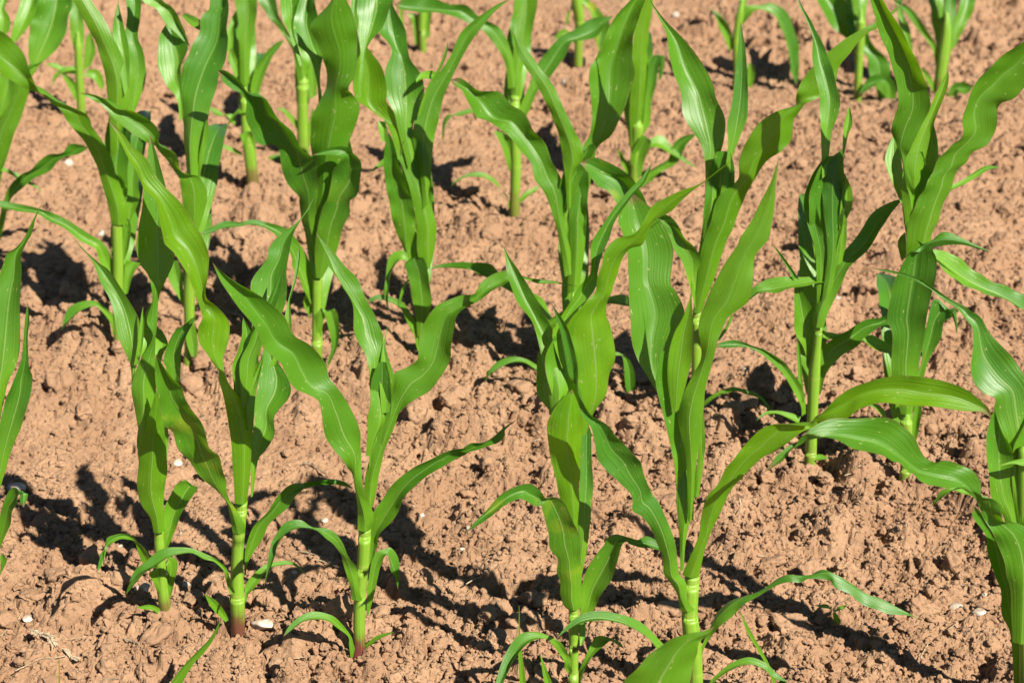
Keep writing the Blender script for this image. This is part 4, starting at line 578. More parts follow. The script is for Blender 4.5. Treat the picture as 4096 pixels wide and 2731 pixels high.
  (-0.7,-0.3,0.6,0,None,[-1,-18,15,25,-2,61,14,-11,139,50,-2,166,33,0,264,83,-3,257,55,2,309,107,1,306,83,3,352,130,7,365,104,6,393,136,10,406,133,9,417,164,11,422]),
  (-0.3,0.6,0.08,0,None,[109,3,366,129,7,379,133,12,409,156,14,417,132,21,438,175,19,432,135,37,482,209,31,466,143,49,510,224,50,513,156,64,544,226,64,544,161,80,574,216,82,581,184,105,623,184,105,623]),
  (0.3,0.72,0.08,0,None,[100,2,464,117,4,472,110,18,505,145,18,505,122,39,537,160,39,537,127,60,562,161,61,565,138,84,590,138,84,590]),
  (0.3,0.72,0.08,0,None,[65,4,477,101,8,489,69,18,515,104,17,512,74,30,532,91,30,532,79,43,549,93,43,549,83,63,572,83,63,572]),
  (-0.2,0.72,0.08,0,None,[52,-5,297,69,-1,310,64,4,366,95,0,353,70,8,393,101,5,386,78,11,413,98,9,410]),
  (0.3,0.72,0.08,0,None,[16,-9,15,29,-1,20,27,-9,49,41,-2,54,49,-9,113,63,-6,115,66,-6,148,92,-13,144,93,-7,175,123,-14,170,120,-10,192,160,-15,189,154,-12,219,190,-18,215,191,-15,228,223,-19,226,212,-12,246,247,-25,237,252,-20,243,252,-20,243]),
  (0.3,0.48,0.08,0,None,[28,12,192,31,-2,182,59,9,184,61,-1,178,89,9,168,91,-3,160,112,5,153,114,-2,148,138,0,132,138,0,132])]),
('maize plant cut by the left edge in the front row, slender pointed upright blades',(-0.8014,2.4078,0.0000),[0,0,-30,10,0,0,0,10,8,0,57,10,17,0,126,9,28,0,194,9,29,0,204,6,34,4,232,2],[2, 4],0.2,[
  (-0.6,0.72,0.35,0,None,[47,-12,306,66,-4,328,57,-3,371,81,2,386,58,6,412,95,7,414,62,18,456,103,13,444,69,30,501,108,30,501,77,39,529,113,44,544,85,47,552,112,52,567,90,52,566,117,56,580,101,56,574,123,62,592,114,62,589,127,68,604,126,71,610,132,73,616,143,84,640,143,84,640]),
  (-0.3,0.72,0.08,0,None,[38,-13,204,50,-11,208,50,-12,251,69,-9,260,59,-9,291,82,-8,294,67,-6,329,99,-6,329,80,-4,369,115,-2,373,89,-3,391,119,1,402,100,0,412,117,1,417,108,2,432,117,3,434,113,5,462,119,5,462,118,8,491,124,7,489,123,10,514,123,10,514]),
  (0.3,0.72,0.08,0,None,[22,3,82,28,7,85,38,-4,125,45,0,128,49,-12,170,66,-14,169,59,-20,199,75,-23,198,71,-24,224,89,-34,218,82,-29,238,94,-40,232,92,-38,236,103,-39,235,94,-47,225,104,-41,229,99,-50,217,99,-50,217]),
  (0.3,0.48,0.08,0,None,[18,5,50,23,1,47,31,-2,69,35,2,71,40,-8,92,48,-1,96,43,-9,111,50,-9,111,48,-10,116,48,-10,116])]),
('foreground maize plant below the bottom edge, only one broad curling leaf shows',(0.1942,1.9563,0.0000),[0,0,-30,10,0,0,0,10,-2,0,54,10,-4,0,104,9,-7,0,136,6],[],0.2,[
  (-0.4,-0.3,0.6,0,None,[-15,-5,82,5,-5,85,-33,-4,124,9,-5,130,-50,-4,158,18,-4,158,-54,-4,187,24,-3,182,-52,-3,199,27,-3,199,-38,-2,218,31,-3,223,-24,-1,236,35,-3,241,-10,-1,248,36,-2,254,5,-2,264,39,-1,258,24,-2,272,45,0,263,42,-1,275,50,0,269,55,0,281,55,0,281])]),
('third-row maize plant with red stem foot, standing in shadow at upper left',(-0.6275,4.3030,0.0000),[0,0,-30,15,0,0,0,15,-2,0,37,14,-4,0,97,15,-8,0,161,11,-7,0,217,9,-7,0,227,7,-6,4,255,2],[3, 5],0.7,[
  (-0.4,0.48,0.6,0,None,[-15,-10,236,7,-6,250,-14,2,314,11,0,307,-14,14,368,18,10,354,-15,23,404,31,23,404,-20,34,439,33,29,425,-21,45,474,25,45,474,-5,63,526,-5,63,526]),
  (0.3,0.48,0.08,0,None,[3,4,196,20,8,206,12,7,254,41,11,261,36,12,303,64,15,310,64,18,334,80,16,329,92,20,348,92,20,348]),
  (0.2,0.48,0.08,0,None,[-44,8,320,-29,12,330,-42,19,359,-25,28,378,-31,39,394,-6,41,399,-6,61,420,15,60,417,26,84,441,26,84,441]),
  (0.2,0.48,0.08,0,None,[-25,1,256,-17,9,273,-36,6,286,-21,12,299,-42,10,307,-30,18,325,-34,20,338,-34,20,338]),
  (0.3,0.48,0.08,0,None,[5,-15,178,-3,5,196,-24,-15,174,-21,0,186,-44,-20,152,-40,-6,164,-57,-20,132,-57,-20,132]),
  (-0.2,0.48,0.08,0,None,[-12,-10,73,10,-8,80,-17,-17,103,15,-12,118,-21,-21,129,13,-19,136]),
  (0.3,0.48,0.08,0,None,[-17,-1,64,-24,7,71,-39,-3,74,-40,6,82,-69,-6,89,-69,1,94,-91,-9,88,-92,-2,93,-114,-10,78,-114,-10,78]),
  (0.3,0.48,0.08,0,None,[-35,-3,142,-31,13,155,-50,2,161,-45,10,168,-77,14,178,-75,2,167,-100,10,186,-100,10,186]),
  (-0.3,0.5,0.1,0,None,[-16,12,115,8,16,115,-24,28,156,13,32,156,-29,52,194,20,56,194,-26,82,224,23,86,224,-20,118,246,24,122,246,-14,159,258,23,163,258,-4,203,258,19,207,258,10,252,245,10,256,245]),  # back-leaning leaves added to thicken the row's shadow
  (-0.3,0.5,0.1,0,None,[-22,12,217,5,16,217,-29,29,263,13,33,263,-39,56,304,18,60,304,-41,89,337,15,93,337,-42,129,362,9,133,362,-40,173,374,1,177,374,-36,222,374,-9,226,374,-26,276,360,-26,280,360])]),
('third-row maize plant half hidden behind the stout one with the torn front leaf',(-0.5281,4.5244,0.0000),[0,0,-30,15,0,0,0,15,1,0,42,14,4,0,126,13,8,0,180,13,9,0,190,9,10,4,218,3],[3, 4],0.2,[
  (-0.4,0.48,0.08,0,None,[-2,-13,184,23,-3,205,-16,4,256,25,-6,235,-30,13,290,1,4,268,-48,26,311,-21,10,303,-75,36,340,-43,27,339,-98,46,378,-53,46,378,-121,62,413,-77,66,420,-125,84,456,-125,84,456]),
  (0.2,0.48,0.08,0,None,[26,2,138,39,4,145,19,9,193,45,9,193,24,15,224,38,15,224,29,20,247,29,20,247]),
  (0.2,0.48,0.08,0,None,[9,3,3,17,5,11,14,5,62,25,8,69,23,8,94,31,10,102,28,10,114,28,10,114]),
  (0.3,0.48,0.08,0,None,[-9,-4,48,-12,10,60,-21,-3,71,-14,6,78,-43,-9,103,-38,0,110,-64,-10,118,-64,-10,118]),
  (0.3,0.48,0.08,0,None,[-3,-10,10,-4,4,20,-27,-11,-1,-28,1,7,-50,-12,-13,-53,-2,-6,-76,-17,-20,-82,-5,-12,-90,-21,-44,-103,-8,-35,-101,-20,-75,-101,-20,-75]),
  (-0.3,0.5,0.1,0,None,[-9,12,98,14,16,98,-14,28,140,23,32,140,-18,52,177,32,56,177,-17,82,208,32,86,208,-14,118,230,30,122,230,-10,159,241,26,163,241,-5,203,241,18,207,241,5,252,228,5,256,228]),  # added pair leaning back for more shadow on the soil
  (-0.3,0.5,0.1,0,None,[-5,12,185,22,16,185,-12,29,231,30,33,231,-19,56,272,38,60,272,-19,89,306,38,93,306,-17,129,330,34,133,330,-14,173,343,28,177,343,-9,222,343,18,226,343,1,276,328,1,280,328])]),
('small pale third-row maize plant at upper left behind the arched yellowish leaf',(-1.1450,4.7996,0.0000),[0,0,-30,12,0,0,0,12,3,0,51,11,5,0,112,11,9,0,181,11,10,0,202,8,11,4,230,3],[3],0.2,[
  (-0.3,0.48,0.08,0,None,[0,-6,166,20,-4,174,-10,11,238,27,9,230,-7,29,284,25,24,269,2,47,322,21,44,314,12,63,351,12,63,351]),
  (0.3,0.48,0.08,0,None,[4,-11,131,2,-1,140,-32,-15,127,-33,-5,136,-54,-20,107,-58,-10,116,-64,-20,90,-64,-20,90]),
  (0.3,0.48,0.08,0,None,[-1,-4,118,-3,10,131,-33,-8,122,-39,7,136,-56,-12,135,-58,2,147,-79,-10,149,-79,-10,149]),
  (0.2,0.48,0.08,0,None,[17,4,128,34,8,136,23,10,174,52,10,174,29,18,210,50,13,199,42,20,227,42,20,227]),
  (0.2,0.48,0.08,0,None,[18,0,112,24,8,127,41,-1,104,51,12,126,55,2,79,63,14,99,63,10,74,63,10,74]),
  (0.2,0.48,0.08,0,None,[-8,-8,44,-1,0,60,-22,-9,79,-3,-3,92,-35,-9,111,-22,-7,115,-39,-10,128,-39,-10,128]),
  (0.2,0.48,0.08,0,None,[-15,-9,-35,-15,-7,-27,-46,-12,-9,-37,-9,1,-76,-15,-37,-51,-15,-37,-81,-20,-69,-71,-20,-69])]),
('slender third-row maize plant standing clear on bare soil with thin arched basal leaf',(0.0060,4.1462,-0.0000),[0,0,-30,13,0,0,0,13,1,0,34,12,3,0,97,13,0,0,190,12,1,0,259,11,1,0,269,8,2,4,297,3],[3, 5],0.45,[
  (-0.5,0.48,0.6,0,None,[-6,-9,254,11,-7,261,-9,0,312,17,1,315,-3,13,364,26,15,371,-1,29,415,42,30,419,-2,46,462,52,48,469,2,64,509,42,66,516,16,84,555,16,84,555]),
  (-0.3,0.72,0.08,0,None,[-14,-8,284,10,-2,290,-19,-8,333,-1,-4,335,-29,-10,363,-7,-4,369,-49,-12,395,-19,-4,402,-74,-12,423,-37,-6,429,-109,-16,443,-80,-6,452,-137,-22,457,-108,-3,474,-173,-22,463,-145,-6,478,-215,-30,463,-184,-3,488,-244,-31,467,-216,-5,490,-261,-27,474,-251,-11,489,-268,-20,482,-268,-20,482]),
  (0.3,0.72,0.08,0,None,[8,3,193,20,9,203,14,12,240,35,7,230,31,18,276,52,14,270,45,27,315,86,23,308,67,37,350,112,33,343,100,51,383,130,42,378,133,63,398,155,47,380,173,77,421,188,56,385,202,80,427,210,72,414,229,84,430,229,84,430]),
  (-0.2,0.48,0.08,0,None,[-11,-7,84,0,-5,91,-20,-10,112,-1,-3,133,-30,-9,147,-5,-7,154,-47,-8,186,-12,-12,175]),
  (0.3,0.48,0.08,0,None,[-6,-2,-1,-15,-8,-5,-24,-5,28,-18,-9,27,-46,-6,65,-50,-17,59,-76,-10,83,-76,-22,76,-109,-17,82,-109,-25,78,-139,-24,67,-139,-30,64,-149,-30,52,-149,-30,52]),
  (0.3,0.48,0.08,0,None,[7,7,7,13,1,3,28,16,27,32,3,18,55,26,37,55,14,30]),
  (0.3,0.48,0.08,0,None,[-11,9,226,-11,1,219,-57,8,233,-57,0,226,-101,8,232,-101,-1,224,-127,7,225,-130,-2,217,-149,-1,214,-153,5,220,-160,-2,195,-166,5,200,-164,-1,167,-168,2,170,-165,0,146,-165,0,146]),
  (-0.3,0.5,0.1,0,None,[-10,12,134,13,16,134,-19,28,175,18,32,175,-25,52,213,24,56,213,-25,82,243,23,86,243,-23,118,265,21,122,265,-19,159,277,17,163,277,-14,203,277,10,207,277,-4,252,264,-4,256,264]),  # pair of added back leaves, there to thicken the shadow
  (-0.3,0.5,0.1,0,None,[-12,12,252,15,16,252,-16,29,298,26,33,298,-20,56,340,36,60,340,-17,89,373,39,93,373,-10,129,397,41,133,397,-1,173,410,41,177,410,11,222,410,38,226,410,29,276,395,29,280,395])]),
('thick-stemmed bright third-row maize plant with ragged lower leaves, right of centre',(0.2965,4.3142,0.0000),[0,0,-30,13,0,0,0,13,1,0,53,12,4,0,134,15,4,0,144,11,4,4,172,4],[3],0.2,[
  (-0.5,-0.2,0.9,0,None,[-9,-14,74,12,-2,86,-15,-9,177,25,2,173,-13,-7,235,27,8,242,-12,-1,311,27,16,326,-9,6,375,29,21,382,4,15,426,33,23,424,12,23,484,36,27,476,23,30,520,23,30,520]),
  (0.2,0.48,0.08,0,None,[14,-4,107,34,10,138,19,1,193,36,7,195,24,6,243,46,5,239,28,9,289,50,4,279,41,8,311,61,7,309,51,9,289,65,9,289,53,8,248,61,12,257]),
  (-0.2,0.48,0.08,0,None,[1,-11,8,17,-9,15,-12,-13,58,23,-13,58,-5,-17,87,34,-16,91,13,-18,122,37,-22,109]),
  (0.2,0.48,0.08,0,None,[-18,0,12,-2,4,23,-33,-3,46,-14,-3,46,-42,-6,82,-27,-14,66]),
  (0.3,0.72,0.08,0,None,[11,6,-43,29,6,-43,26,8,9,53,8,9,48,12,29,80,8,26,79,14,48,106,11,45,93,16,86,124,15,84,119,19,105,143,17,104,149,20,112,149,20,112]),
  (0.3,0.48,0.08,0,None,[26,-1,86,33,13,97,57,-9,81,63,22,106,81,-1,68,87,16,82,125,5,41,125,13,48,153,10,28,153,10,28]),
  (-0.3,0.5,0.1,0,None,[-11,12,77,13,16,77,-18,28,119,19,32,119,-26,52,156,24,56,156,-28,82,187,21,86,187,-28,118,209,16,122,209,-28,159,221,8,163,221,-26,203,221,-3,207,221,-20,252,207,-20,256,207]),  # added back-leaning leaves that widen the ground shadow
  (-0.3,0.5,0.1,0,None,[-8,12,146,19,16,146,-14,29,192,29,33,192,-18,56,233,39,60,233,-14,89,267,43,93,267,-7,129,291,44,133,291,2,173,304,44,177,304,13,222,304,40,226,304,31,276,289,31,280,289])]),
('far maize plant at upper right with one broad bright blade leaning left',(0.9570,5.0239,0.0000),[0,0,-30,12,0,0,0,12,-2,0,57,11,-4,0,111,12,-6,0,192,13,-7,0,201,9,-8,4,229,3],[3],0.2,[
  (0.2,0.72,0.08,0,None,[85,-5,-102,104,-5,-102,53,13,3,98,-2,-29,33,18,43,89,14,35,24,26,81,83,24,77,5,42,113,38,32,125,-41,45,141,17,55,165,-86,61,179,-9,67,191,-124,83,236,-41,82,232,-149,103,285,-81,103,285,-148,126,341,-148,126,341]),
  (0.3,0.72,0.08,0,None,[85,-9,-115,113,-9,-115,75,-15,-30,107,-12,-26,68,-20,13,100,-15,21,53,-24,32,80,-16,45,30,-32,18,45,-13,50,9,-35,7,24,-16,39,-5,-30,-5,-5,-30,-5]),
  (-0.2,0.48,0.08,0,None,[-14,2,124,10,2,124,-18,21,200,9,22,204,-18,40,248,10,40,248,-10,63,295,-10,63,295]),
  (-0.3,0.5,0.1,0,None,[-16,12,103,8,16,103,-24,28,145,12,32,145,-33,52,182,16,56,182,-36,82,213,13,86,213,-36,118,235,8,122,235,-35,159,247,2,163,247,-30,203,246,-7,207,246,-20,252,233,-20,256,233]),  # two back leaves added for a fuller shadow
  (-0.3,0.5,0.1,0,None,[-19,12,195,8,16,195,-28,29,241,14,33,241,-35,56,282,22,60,282,-33,89,316,23,93,316,-29,129,340,22,133,340,-21,173,353,21,177,353,-10,222,353,17,226,353,8,276,338,8,280,338])]),
('far maize plant with yellowish pink stem foot and dark upper leaves, upper right',(1.1836,5.0312,0.0000),[0,0,-30,17,0,0,0,17,0,0,41,16,2,0,100,17,4,0,154,14,3,0,190,10,2,4,218,4],[3],0.6,[
  (-0.4,0.48,0.08,0,None,[-5,-6,102,23,-4,106,-4,9,174,28,7,166,-2,26,223,31,26,223,3,45,271,26,45,271,12,63,311,12,63,311]),
  (0.2,0.48,0.08,0,None,[16,3,113,32,5,121,20,17,163,56,19,171,37,39,210,79,39,210,47,57,241,88,57,241,62,84,283,84,84,283]),
  (0.3,0.48,0.08,0,None,[-16,-1,69,-1,7,76,-32,3,122,-17,3,122,-75,4,175,-48,0,172,-111,-2,217,-91,5,224,-143,3,251,-125,-1,248,-175,0,276,-175,0,276]),
  (0.2,0.48,0.08,0,None,[-13,-5,-10,0,-3,-8,-40,-15,31,-28,-7,39,-62,-20,71,-52,-20,71]),
  (0.3,0.72,0.08,0,None,[-7,-8,-104,2,-4,-96,-1,-15,-46,27,-8,-34,17,-17,-9,45,-17,-9,31,-15,23,50,-26,3,62,-17,29,71,-34,1,88,-30,23,88,-30,23]),
  (0.2,0.48,0.08,0,None,[-96,8,107,-80,8,107,-120,23,170,-92,23,170,-129,42,219,-109,36,202,-138,63,262,-118,63,262]),
  (-0.3,0.5,0.1,0,None,[-11,12,98,13,16,98,-17,28,140,20,32,140,-26,52,177,24,56,177,-29,82,208,20,86,208,-30,118,230,14,122,230,-29,159,242,7,163,242,-27,203,241,-3,207,241,-19,252,228,-19,256,228]),  # added back-leaning pair, deepens the row shadow
  (-0.3,0.5,0.1,0,None,[-11,12,185,16,16,185,-20,29,231,23,33,231,-27,56,273,30,60,273,-28,89,306,29,93,306,-26,129,330,25,133,330,-22,173,343,19,177,343,-17,222,343,11,226,343,-5,276,328,-5,280,328])]),
('far maize plant with one drooping arched leaf beside bare soil, upper right of centre',(0.6346,5.1354,0.0000),[0,0,-30,10,0,0,0,10,-2,0,46,9,-7,0,115,10,-2,0,179,11,1,0,205,8,5,4,233,3],[3],0.2,[
  (0.3,0.72,0.08,0,None,[-10,-9,145,4,-1,152,-4,0,193,24,-11,182,18,0,212,40,-13,200,58,2,211,71,-17,199,90,9,212,97,-27,178,128,11,177,116,-32,138,161,-1,106,129,-28,82,168,-9,49,143,-25,35,167,-20,-14,167,-20,-14]),
  (0.3,0.72,0.08,0,None,[-24,2,83,-10,4,87,-55,2,147,-26,2,147,-70,3,187,-46,-1,180,-89,0,203,-89,0,203]),
  (0.2,0.48,0.08,0,None,[23,2,-57,35,4,-53,28,1,9,50,1,9,28,2,48,46,-2,40]),
  (0.2,0.48,0.08,0,None,[-5,5,201,15,5,201,-3,27,240,20,27,240,13,63,276,13,63,276])]),
('small far maize plant with drooping yellow-streaked leaf at the top centre',(0.1948,5.3718,-0.0000),[0,0,-30,13,0,0,0,13,1,0,48,12,2,0,101,14,-5,0,157,18,-5,0,191,14,-6,4,219,5],[3],0.2,[
  (0.3,0.72,0.08,0.8,'yellow-streaked drooping leaf',[-5,-10,136,12,-2,148,4,-10,160,18,-4,170,27,-14,140,35,-2,160,41,-18,105,63,-3,130,39,-21,66,91,-7,88,48,-24,36,81,-9,60,61,-20,13,61,-20,13]),
  (0.2,0.48,0.08,0,None,[-9,-1,139,-4,9,160,-31,-2,130,-18,9,155,-40,-1,91,-29,1,96]),
  (0.2,0.48,0.08,0,None,[-3,-1,29,-3,7,41,-41,-4,54,-33,8,74,-68,-6,47,-54,8,70,-78,0,38,-78,0,38])]),
('far maize plant at the top edge with short bluish lower leaves only',(-0.2679,5.5059,0.0000),[0,0,-30,12,0,0,0,12,-2,0,44,11,2,0,102,13,4,0,134,10,6,4,162,3],[2],0.2,[
  (0.2,0.48,0.08,0,None,[10,-6,12,22,-2,20,8,-2,64,25,-4,60,9,1,97,30,-3,89,21,0,117,21,0,117]),
  (0.2,0.48,0.08,0,None,[-24,2,-8,-12,4,-4,-28,6,42,-2,4,38,-35,6,72,-8,10,80,-46,10,90,-46,10,90]),
  (0.2,0.48,0.08,0,None,[-61,-1,44,-56,7,57,-67,3,82,-58,6,86,-64,7,120,-55,7,120,-59,10,158,-59,10,158])])
]
for i, (lab, loc, st, cols, red, lv) in enumerate(PLANTS):
    maize(lab, loc, st, cols, lv, red, i + 1)


# ---------------------------------------------------------------- pebbles, clods, straw, weeds
def zat(x, y, r=0.0):
    a = np.linspace(0, 6.2832, 13)[:-1]; h = height(np.concatenate([[x], x + r * np.cos(a)]), np.concatenate([[y], y + r * np.sin(a)]))
    return float(.5 * h.max() + .5 * h.mean())
def single(name, v, f, material, loc, rot, label, cat, group=None, smooth=True):
    o = mesh_np(name, v, f, material, smooth); o.location = loc; o.rotation_euler = rot
    return tag(o, label, cat, group)
def stone(label, x, y, w, asp):
    v, f = lump(4, 6, 0.05)
    ext = v.max(0) - v.min(0); v = v / ext * np.array([w, w * .8, w * min(max(asp, .45), 1.1) * .85])
    single('pebble', v, f, M_STONE, (x, y, zat(x, y, w * .35) + v[:, 2].max() * .35), (rng.uniform(-.2, .2), rng.uniform(-.2, .2), rng.uniform(-.4, .4)), label, 'pebble', 'pale pebbles lying on the soil')
def clod(label, x, y, w, asp):
    v, f = lump(5, 11, 0.20)
    ext = v.max(0) - v.min(0); v = v / ext * np.array([w, w * .85, w * min(asp, 1.0) * .95])
    k = np.linalg.norm(v, axis=1)[:, None]; q = v / w * 9
    v = v * (1 + .10 * (vnoise(q[:, 0] * 2 + q[:, 2], q[:, 1] * 2 - q[:, 2], 71) + vnoise(q[:, 0] * 4 - q[:, 2] * 3, q[:, 1] * 4 + q[:, 2] * 2, 72))[:, None])
    single('soil_clod', v, f, M_CLOD, (x, y, zat(x, y, w * .35) + v[:, 2].max() * .10), (0, 0, rng.uniform(-.5, .5)), label, 'soil clod', 'single soil clods standing out from the field')
def tube(P, Rr, ns=7):
    P = np.asarray(P); V = []; n = len(P)
    T = np.gradient(P, axis=0); T /= np.linalg.norm(T, axis=1)[:, None]
    for p, t, r in zip(P, T, Rr):
        a = np.cross(t, (0, 0, 1.0)); a /= np.linalg.norm(a); b = np.cross(a, t)
        for k in range(ns):
            V.append(p + r * (a * math.cos(k / ns * 6.2832) + b * math.sin(k / ns * 6.2832) * .6))
    F = [(i * ns + k, i * ns + (k + 1) % ns, (i + 1) * ns + (k + 1) % ns, (i + 1) * ns + k) for i in range(n - 1) for k in range(ns)]
    return np.array(V), F
def straw_path(a, b, n, lift, wob):
    t = np.linspace(0, 1, n); x = a[0] + (b[0] - a[0]) * t; y = a[1] + (b[1] - a[1]) * t
    L = math.hypot(b[0] - a[0], b[1] - a[1]); w = wob * L * np.sin(t * 3.14 * rng.uniform(.8, 1.6))
    x = x - (b[1] - a[1]) / L * w; y = y + (b[0] - a[0]) / L * w
    z = height(x, y); zz = np.convolve(np.pad(z, 3, 'edge'), np.ones(7) / 7, 'valid')
    return np.stack([x, y, np.maximum(zz, zz.mean()) + lift], 1)
def straw(label, a, b, r, pale):
    P = straw_path(a, b, 14, r * 1.2 + .004, .06); base = P[0].copy()
    V, F = tube(P - base, r * (1 + .25 * np.sin(np.linspace(0, 9, 14))) * np.linspace(1.1, .7, 14))
    single('straw', V, F, M_STRAWL if pale else M_STRAW, base, (0, 0, 0), label, 'straw', 'dry straw pieces on the soil')
def grass_ear(label, a, b, r):
    P = straw_path(a, b, 24, .006, .03); base = P[0].copy(); P = P - base
    root = bpy.data.objects.new('grass_ear', None); COL.objects.link(root); root.location = base; root.empty_display_size = .02
    tag(root, label, 'grass ear', 'dry grass ears on the soil')
    V, F = tube(P, np.full(24, .0009)); o = mesh_np('stalk', V, F, M_STRAWL); o.parent = root
    sv, sf = ico(2); CO, FC, nb = [], [], 0
    T = np.gradient(P, axis=0); T /= np.linalg.norm(T, axis=1)[:, None]
    for i in range(2, 23):
        for s in (-1, 1, 0):
            side = np.cross(T[i], (0, 0, 1.0)) * s + np.array([0, 0, .5 if s == 0 else .15]); d = T[i] * 1.0 + side * .75; d /= np.linalg.norm(d)
            e1 = np.cross(d, (0, 0, 1.0)); e1 /= np.linalg.norm(e1); e2 = np.cross(d, e1)
            L = r * rng.uniform(.7, 1.1); q = sv * np.array([L, L * .22, L * .18])
            CO.append(q[:, :1] * d + q[:, 1:2] * e1 + q[:, 2:3] * e2 + P[i] + d * L * .6); FC.append(sf + nb); nb += len(sv)
    o = mesh_np('seed_head', np.concatenate(CO), np.concatenate(FC), M_STRAWL); o.parent = root
def grass_blade(label, loc, tone, dmg, st):
    o = bpy.data.objects.new('stray_grass', leaf_mesh(st, .5, .4, int(abs(loc[0]) * 1000))); COL.objects.link(o); o.location = loc; o.color = (tone, dmg, 0, 1)
    tag(o, label, 'grass', 'stray grass blades')
def seedling(label, loc, leaves):
    root = bpy.data.objects.new('weed_seedling', None); COL.objects.link(root); root.location = loc; root.empty_display_size = .02
    tag(root, label, 'weed')
    top = np.array([0.001, 0, .022]); V, F = tube(np.array([top * t + np.array([.004 * t * (1 - t), .0005 * t, -.01 * (1 - t)]) for t in np.linspace(0, 1, 6)]), np.full(6, .0013))
    me = bpy.data.meshes.new('stem'); me.from_pydata(V.tolist(), [], F); me.materials.append(M_STEM); child('stem', me, root, (.3, 0, 0, 1))
    for i, st in enumerate(leaves): child('leaf', leaf_mesh(st, .3, .3, 900 + i), root, (.6, 0, 0, 1))
# fine pale grit
protos_v, protos_f = ico(1); gx = rng.uniform(-1, 1, 420); gy = 1.95 + 3.6 * rng.uniform(0, 1, 420) ** 1.3; gx = gx * (.42 + .3 * gy)
gs = .0011 + .0028 * rng.uniform(0, 1, 420) ** 3; gz = height(gx, gy) + gs * .5
co = protos_v[None] * (gs[:, None, None] * rng.uniform(.6, 1.2, (420, len(protos_v), 1))) * np.array([1, .8, .7]) + np.stack([gx, gy, gz], -1)[:, None]
gr = mesh_np('pale_grit', co.reshape(-1, 3), (protos_f[None] + (np.arange(420) * len(protos_v))[:, None, None]).reshape(-1, 3), M_STONE)
gr['kind'] = 'stuff'; gr['label'] = 'fine white grit sprinkled over the reddish soil'; gr['category'] = 'grit'
# chopped straw too fine to count
CO, FC, nb = [], [], 0
for i in range(260):
    y = 1.95 + 3.4 * rng.uniform() ** 1.3; x = rng.uniform(-1, 1) * (.42 + .3 * y); a = rng.uniform(0, 6.28); L = rng.uniform(.008, .035)
    P = straw_path((x, y), (x + math.cos(a) * L, y + math.sin(a) * L), 6, .003, .1); V, F = tube(P, np.full(6, rng.uniform(.0006, .0014)), 5)
    CO.append(V); FC.append(np.array(F) + nb); nb += len(V)
lt = mesh_np('chopped_straw', np.concatenate(CO), np.concatenate(FC), M_STRAW)
lt['kind'] = 'stuff'; lt['label'] = 'fine chopped straw littering the field soil'; lt['category'] = 'straw litter'
stone('large cream white pebble lying right of a maize stem foot, the biggest pebble', -0.3733, 2.3731, 0.0358, 0.700)
stone('round pale pebble, left one of a touching pair left of the leftmost whole front plant', -0.5755, 2.4743, 0.0153, 1.290)
stone('greyish pebble, right one of a touching pair left of the leftmost whole front plant', -0.5631, 2.4682, 0.0152, 1.129)
stone('long cream stone half buried at the left edge beside the cut maize plant', -0.8526, 2.8344, 0.0356, 0.538)
stone('small oval tan pebble on sunlit soil left of the curled leaf shadow', -0.7308, 2.4016, 0.0159, 0.636)
stone('rounded tan pebble between the two leftmost whole front maize stems', -0.5083, 2.4978, 0.0139, 0.893)
stone('tiny white pebble in plant shadow just left of a thin curled leaf tip', -0.6855, 2.5633, 0.0071, 0.929)
stone('white pebble in plant shadow under the arch of a thin curled leaf', -0.6281, 2.6009, 0.0087, 0.824)
stone('upright cream chip in a sunlit gap of plant shadow, lower left', -0.6765, 2.5934, 0.0087, 1.294)
stone('smooth pale stone on open soil in the second row near the left edge', -1.1013, 4.4128, 0.0364, 0.630)
stone('rounded pale stone left of a bright stem in the second row', -0.9396, 4.0108, 0.0219, 1.100)
stone('egg shaped pale stone on bare soil at top centre between third-row plants', 0.1447, 5.1436, 0.0280, 1.355)
stone('round pale far stone beneath a thin dark arched stalk, top right of centre', 0.5126, 5.8187, 0.0252, 1.080)
stone('flat cream stone lying near the right edge left of the cut maize plant', 0.7129, 2.4354, 0.0224, 0.435)
stone('low sandy stone beside a large rounded clod, lower right', 0.6857, 2.4675, 0.0234, 0.632)
stone('bright white small pebble between sandy stone and right-edge maize plant', 0.7326, 2.4836, 0.0084, 0.882)
stone('small white pebble in shadow between the second and third whole front plants', -0.3386, 2.5133, 0.0095, 0.895)
stone('pale pebble under the arching leaf left of the purple-footed maize stem', -0.3125, 2.7293, 0.0128, 0.792)
stone('pale pebble on sunlit soil right of the purple-footed maize plant', -0.1504, 2.7447, 0.0107, 0.950)
stone('small white pebble near the drooping leaf tip in the middle of the foreground', -0.0710, 2.6856, 0.0084, 0.938)
stone('flat white chip on sunlit soil just above the broad front shadow', -0.0793, 2.6147, 0.0118, 0.609)
stone('small white pebble in shadow between front thick plant and the dark narrow plant', 0.4453, 3.2506, 0.0098, 1.125)
stone('flat pale chip behind the dark narrow maize plant', 0.6705, 3.5521, 0.0151, 0.478)
stone('pale stone at the back of the leftmost whole front plant, in half shade', -0.5919, 2.9436, 0.0198, 0.800)
stone('small cream pebble below the hook shaped leaf shadow', -0.6715, 2.3763, 0.0081, 0.824)
stone('tiny white pebble in the bottom left corner soil', -0.7191, 2.2878, 0.0065, 0.929)
stone('bluish white pebble in shade right of the thickest stem', 0.3473, 2.4169, 0.0087, 1.111)
clod('largest reddish soil clod, half in shadow right of the thickest maize stem', 0.4109, 2.3892, 0.0648, 0.741)
clod('broad rounded soil clod in sun near the sandy stone, lower right', 0.6183, 2.4363, 0.0573, 0.723)
clod('knobby soil clod standing up on open soil in the right foreground', 0.5744, 2.5327, 0.0289, 0.913)
clod('tall soil clod catching sun between two shadows, bottom centre left', -0.0166, 2.4086, 0.0411, 0.882)
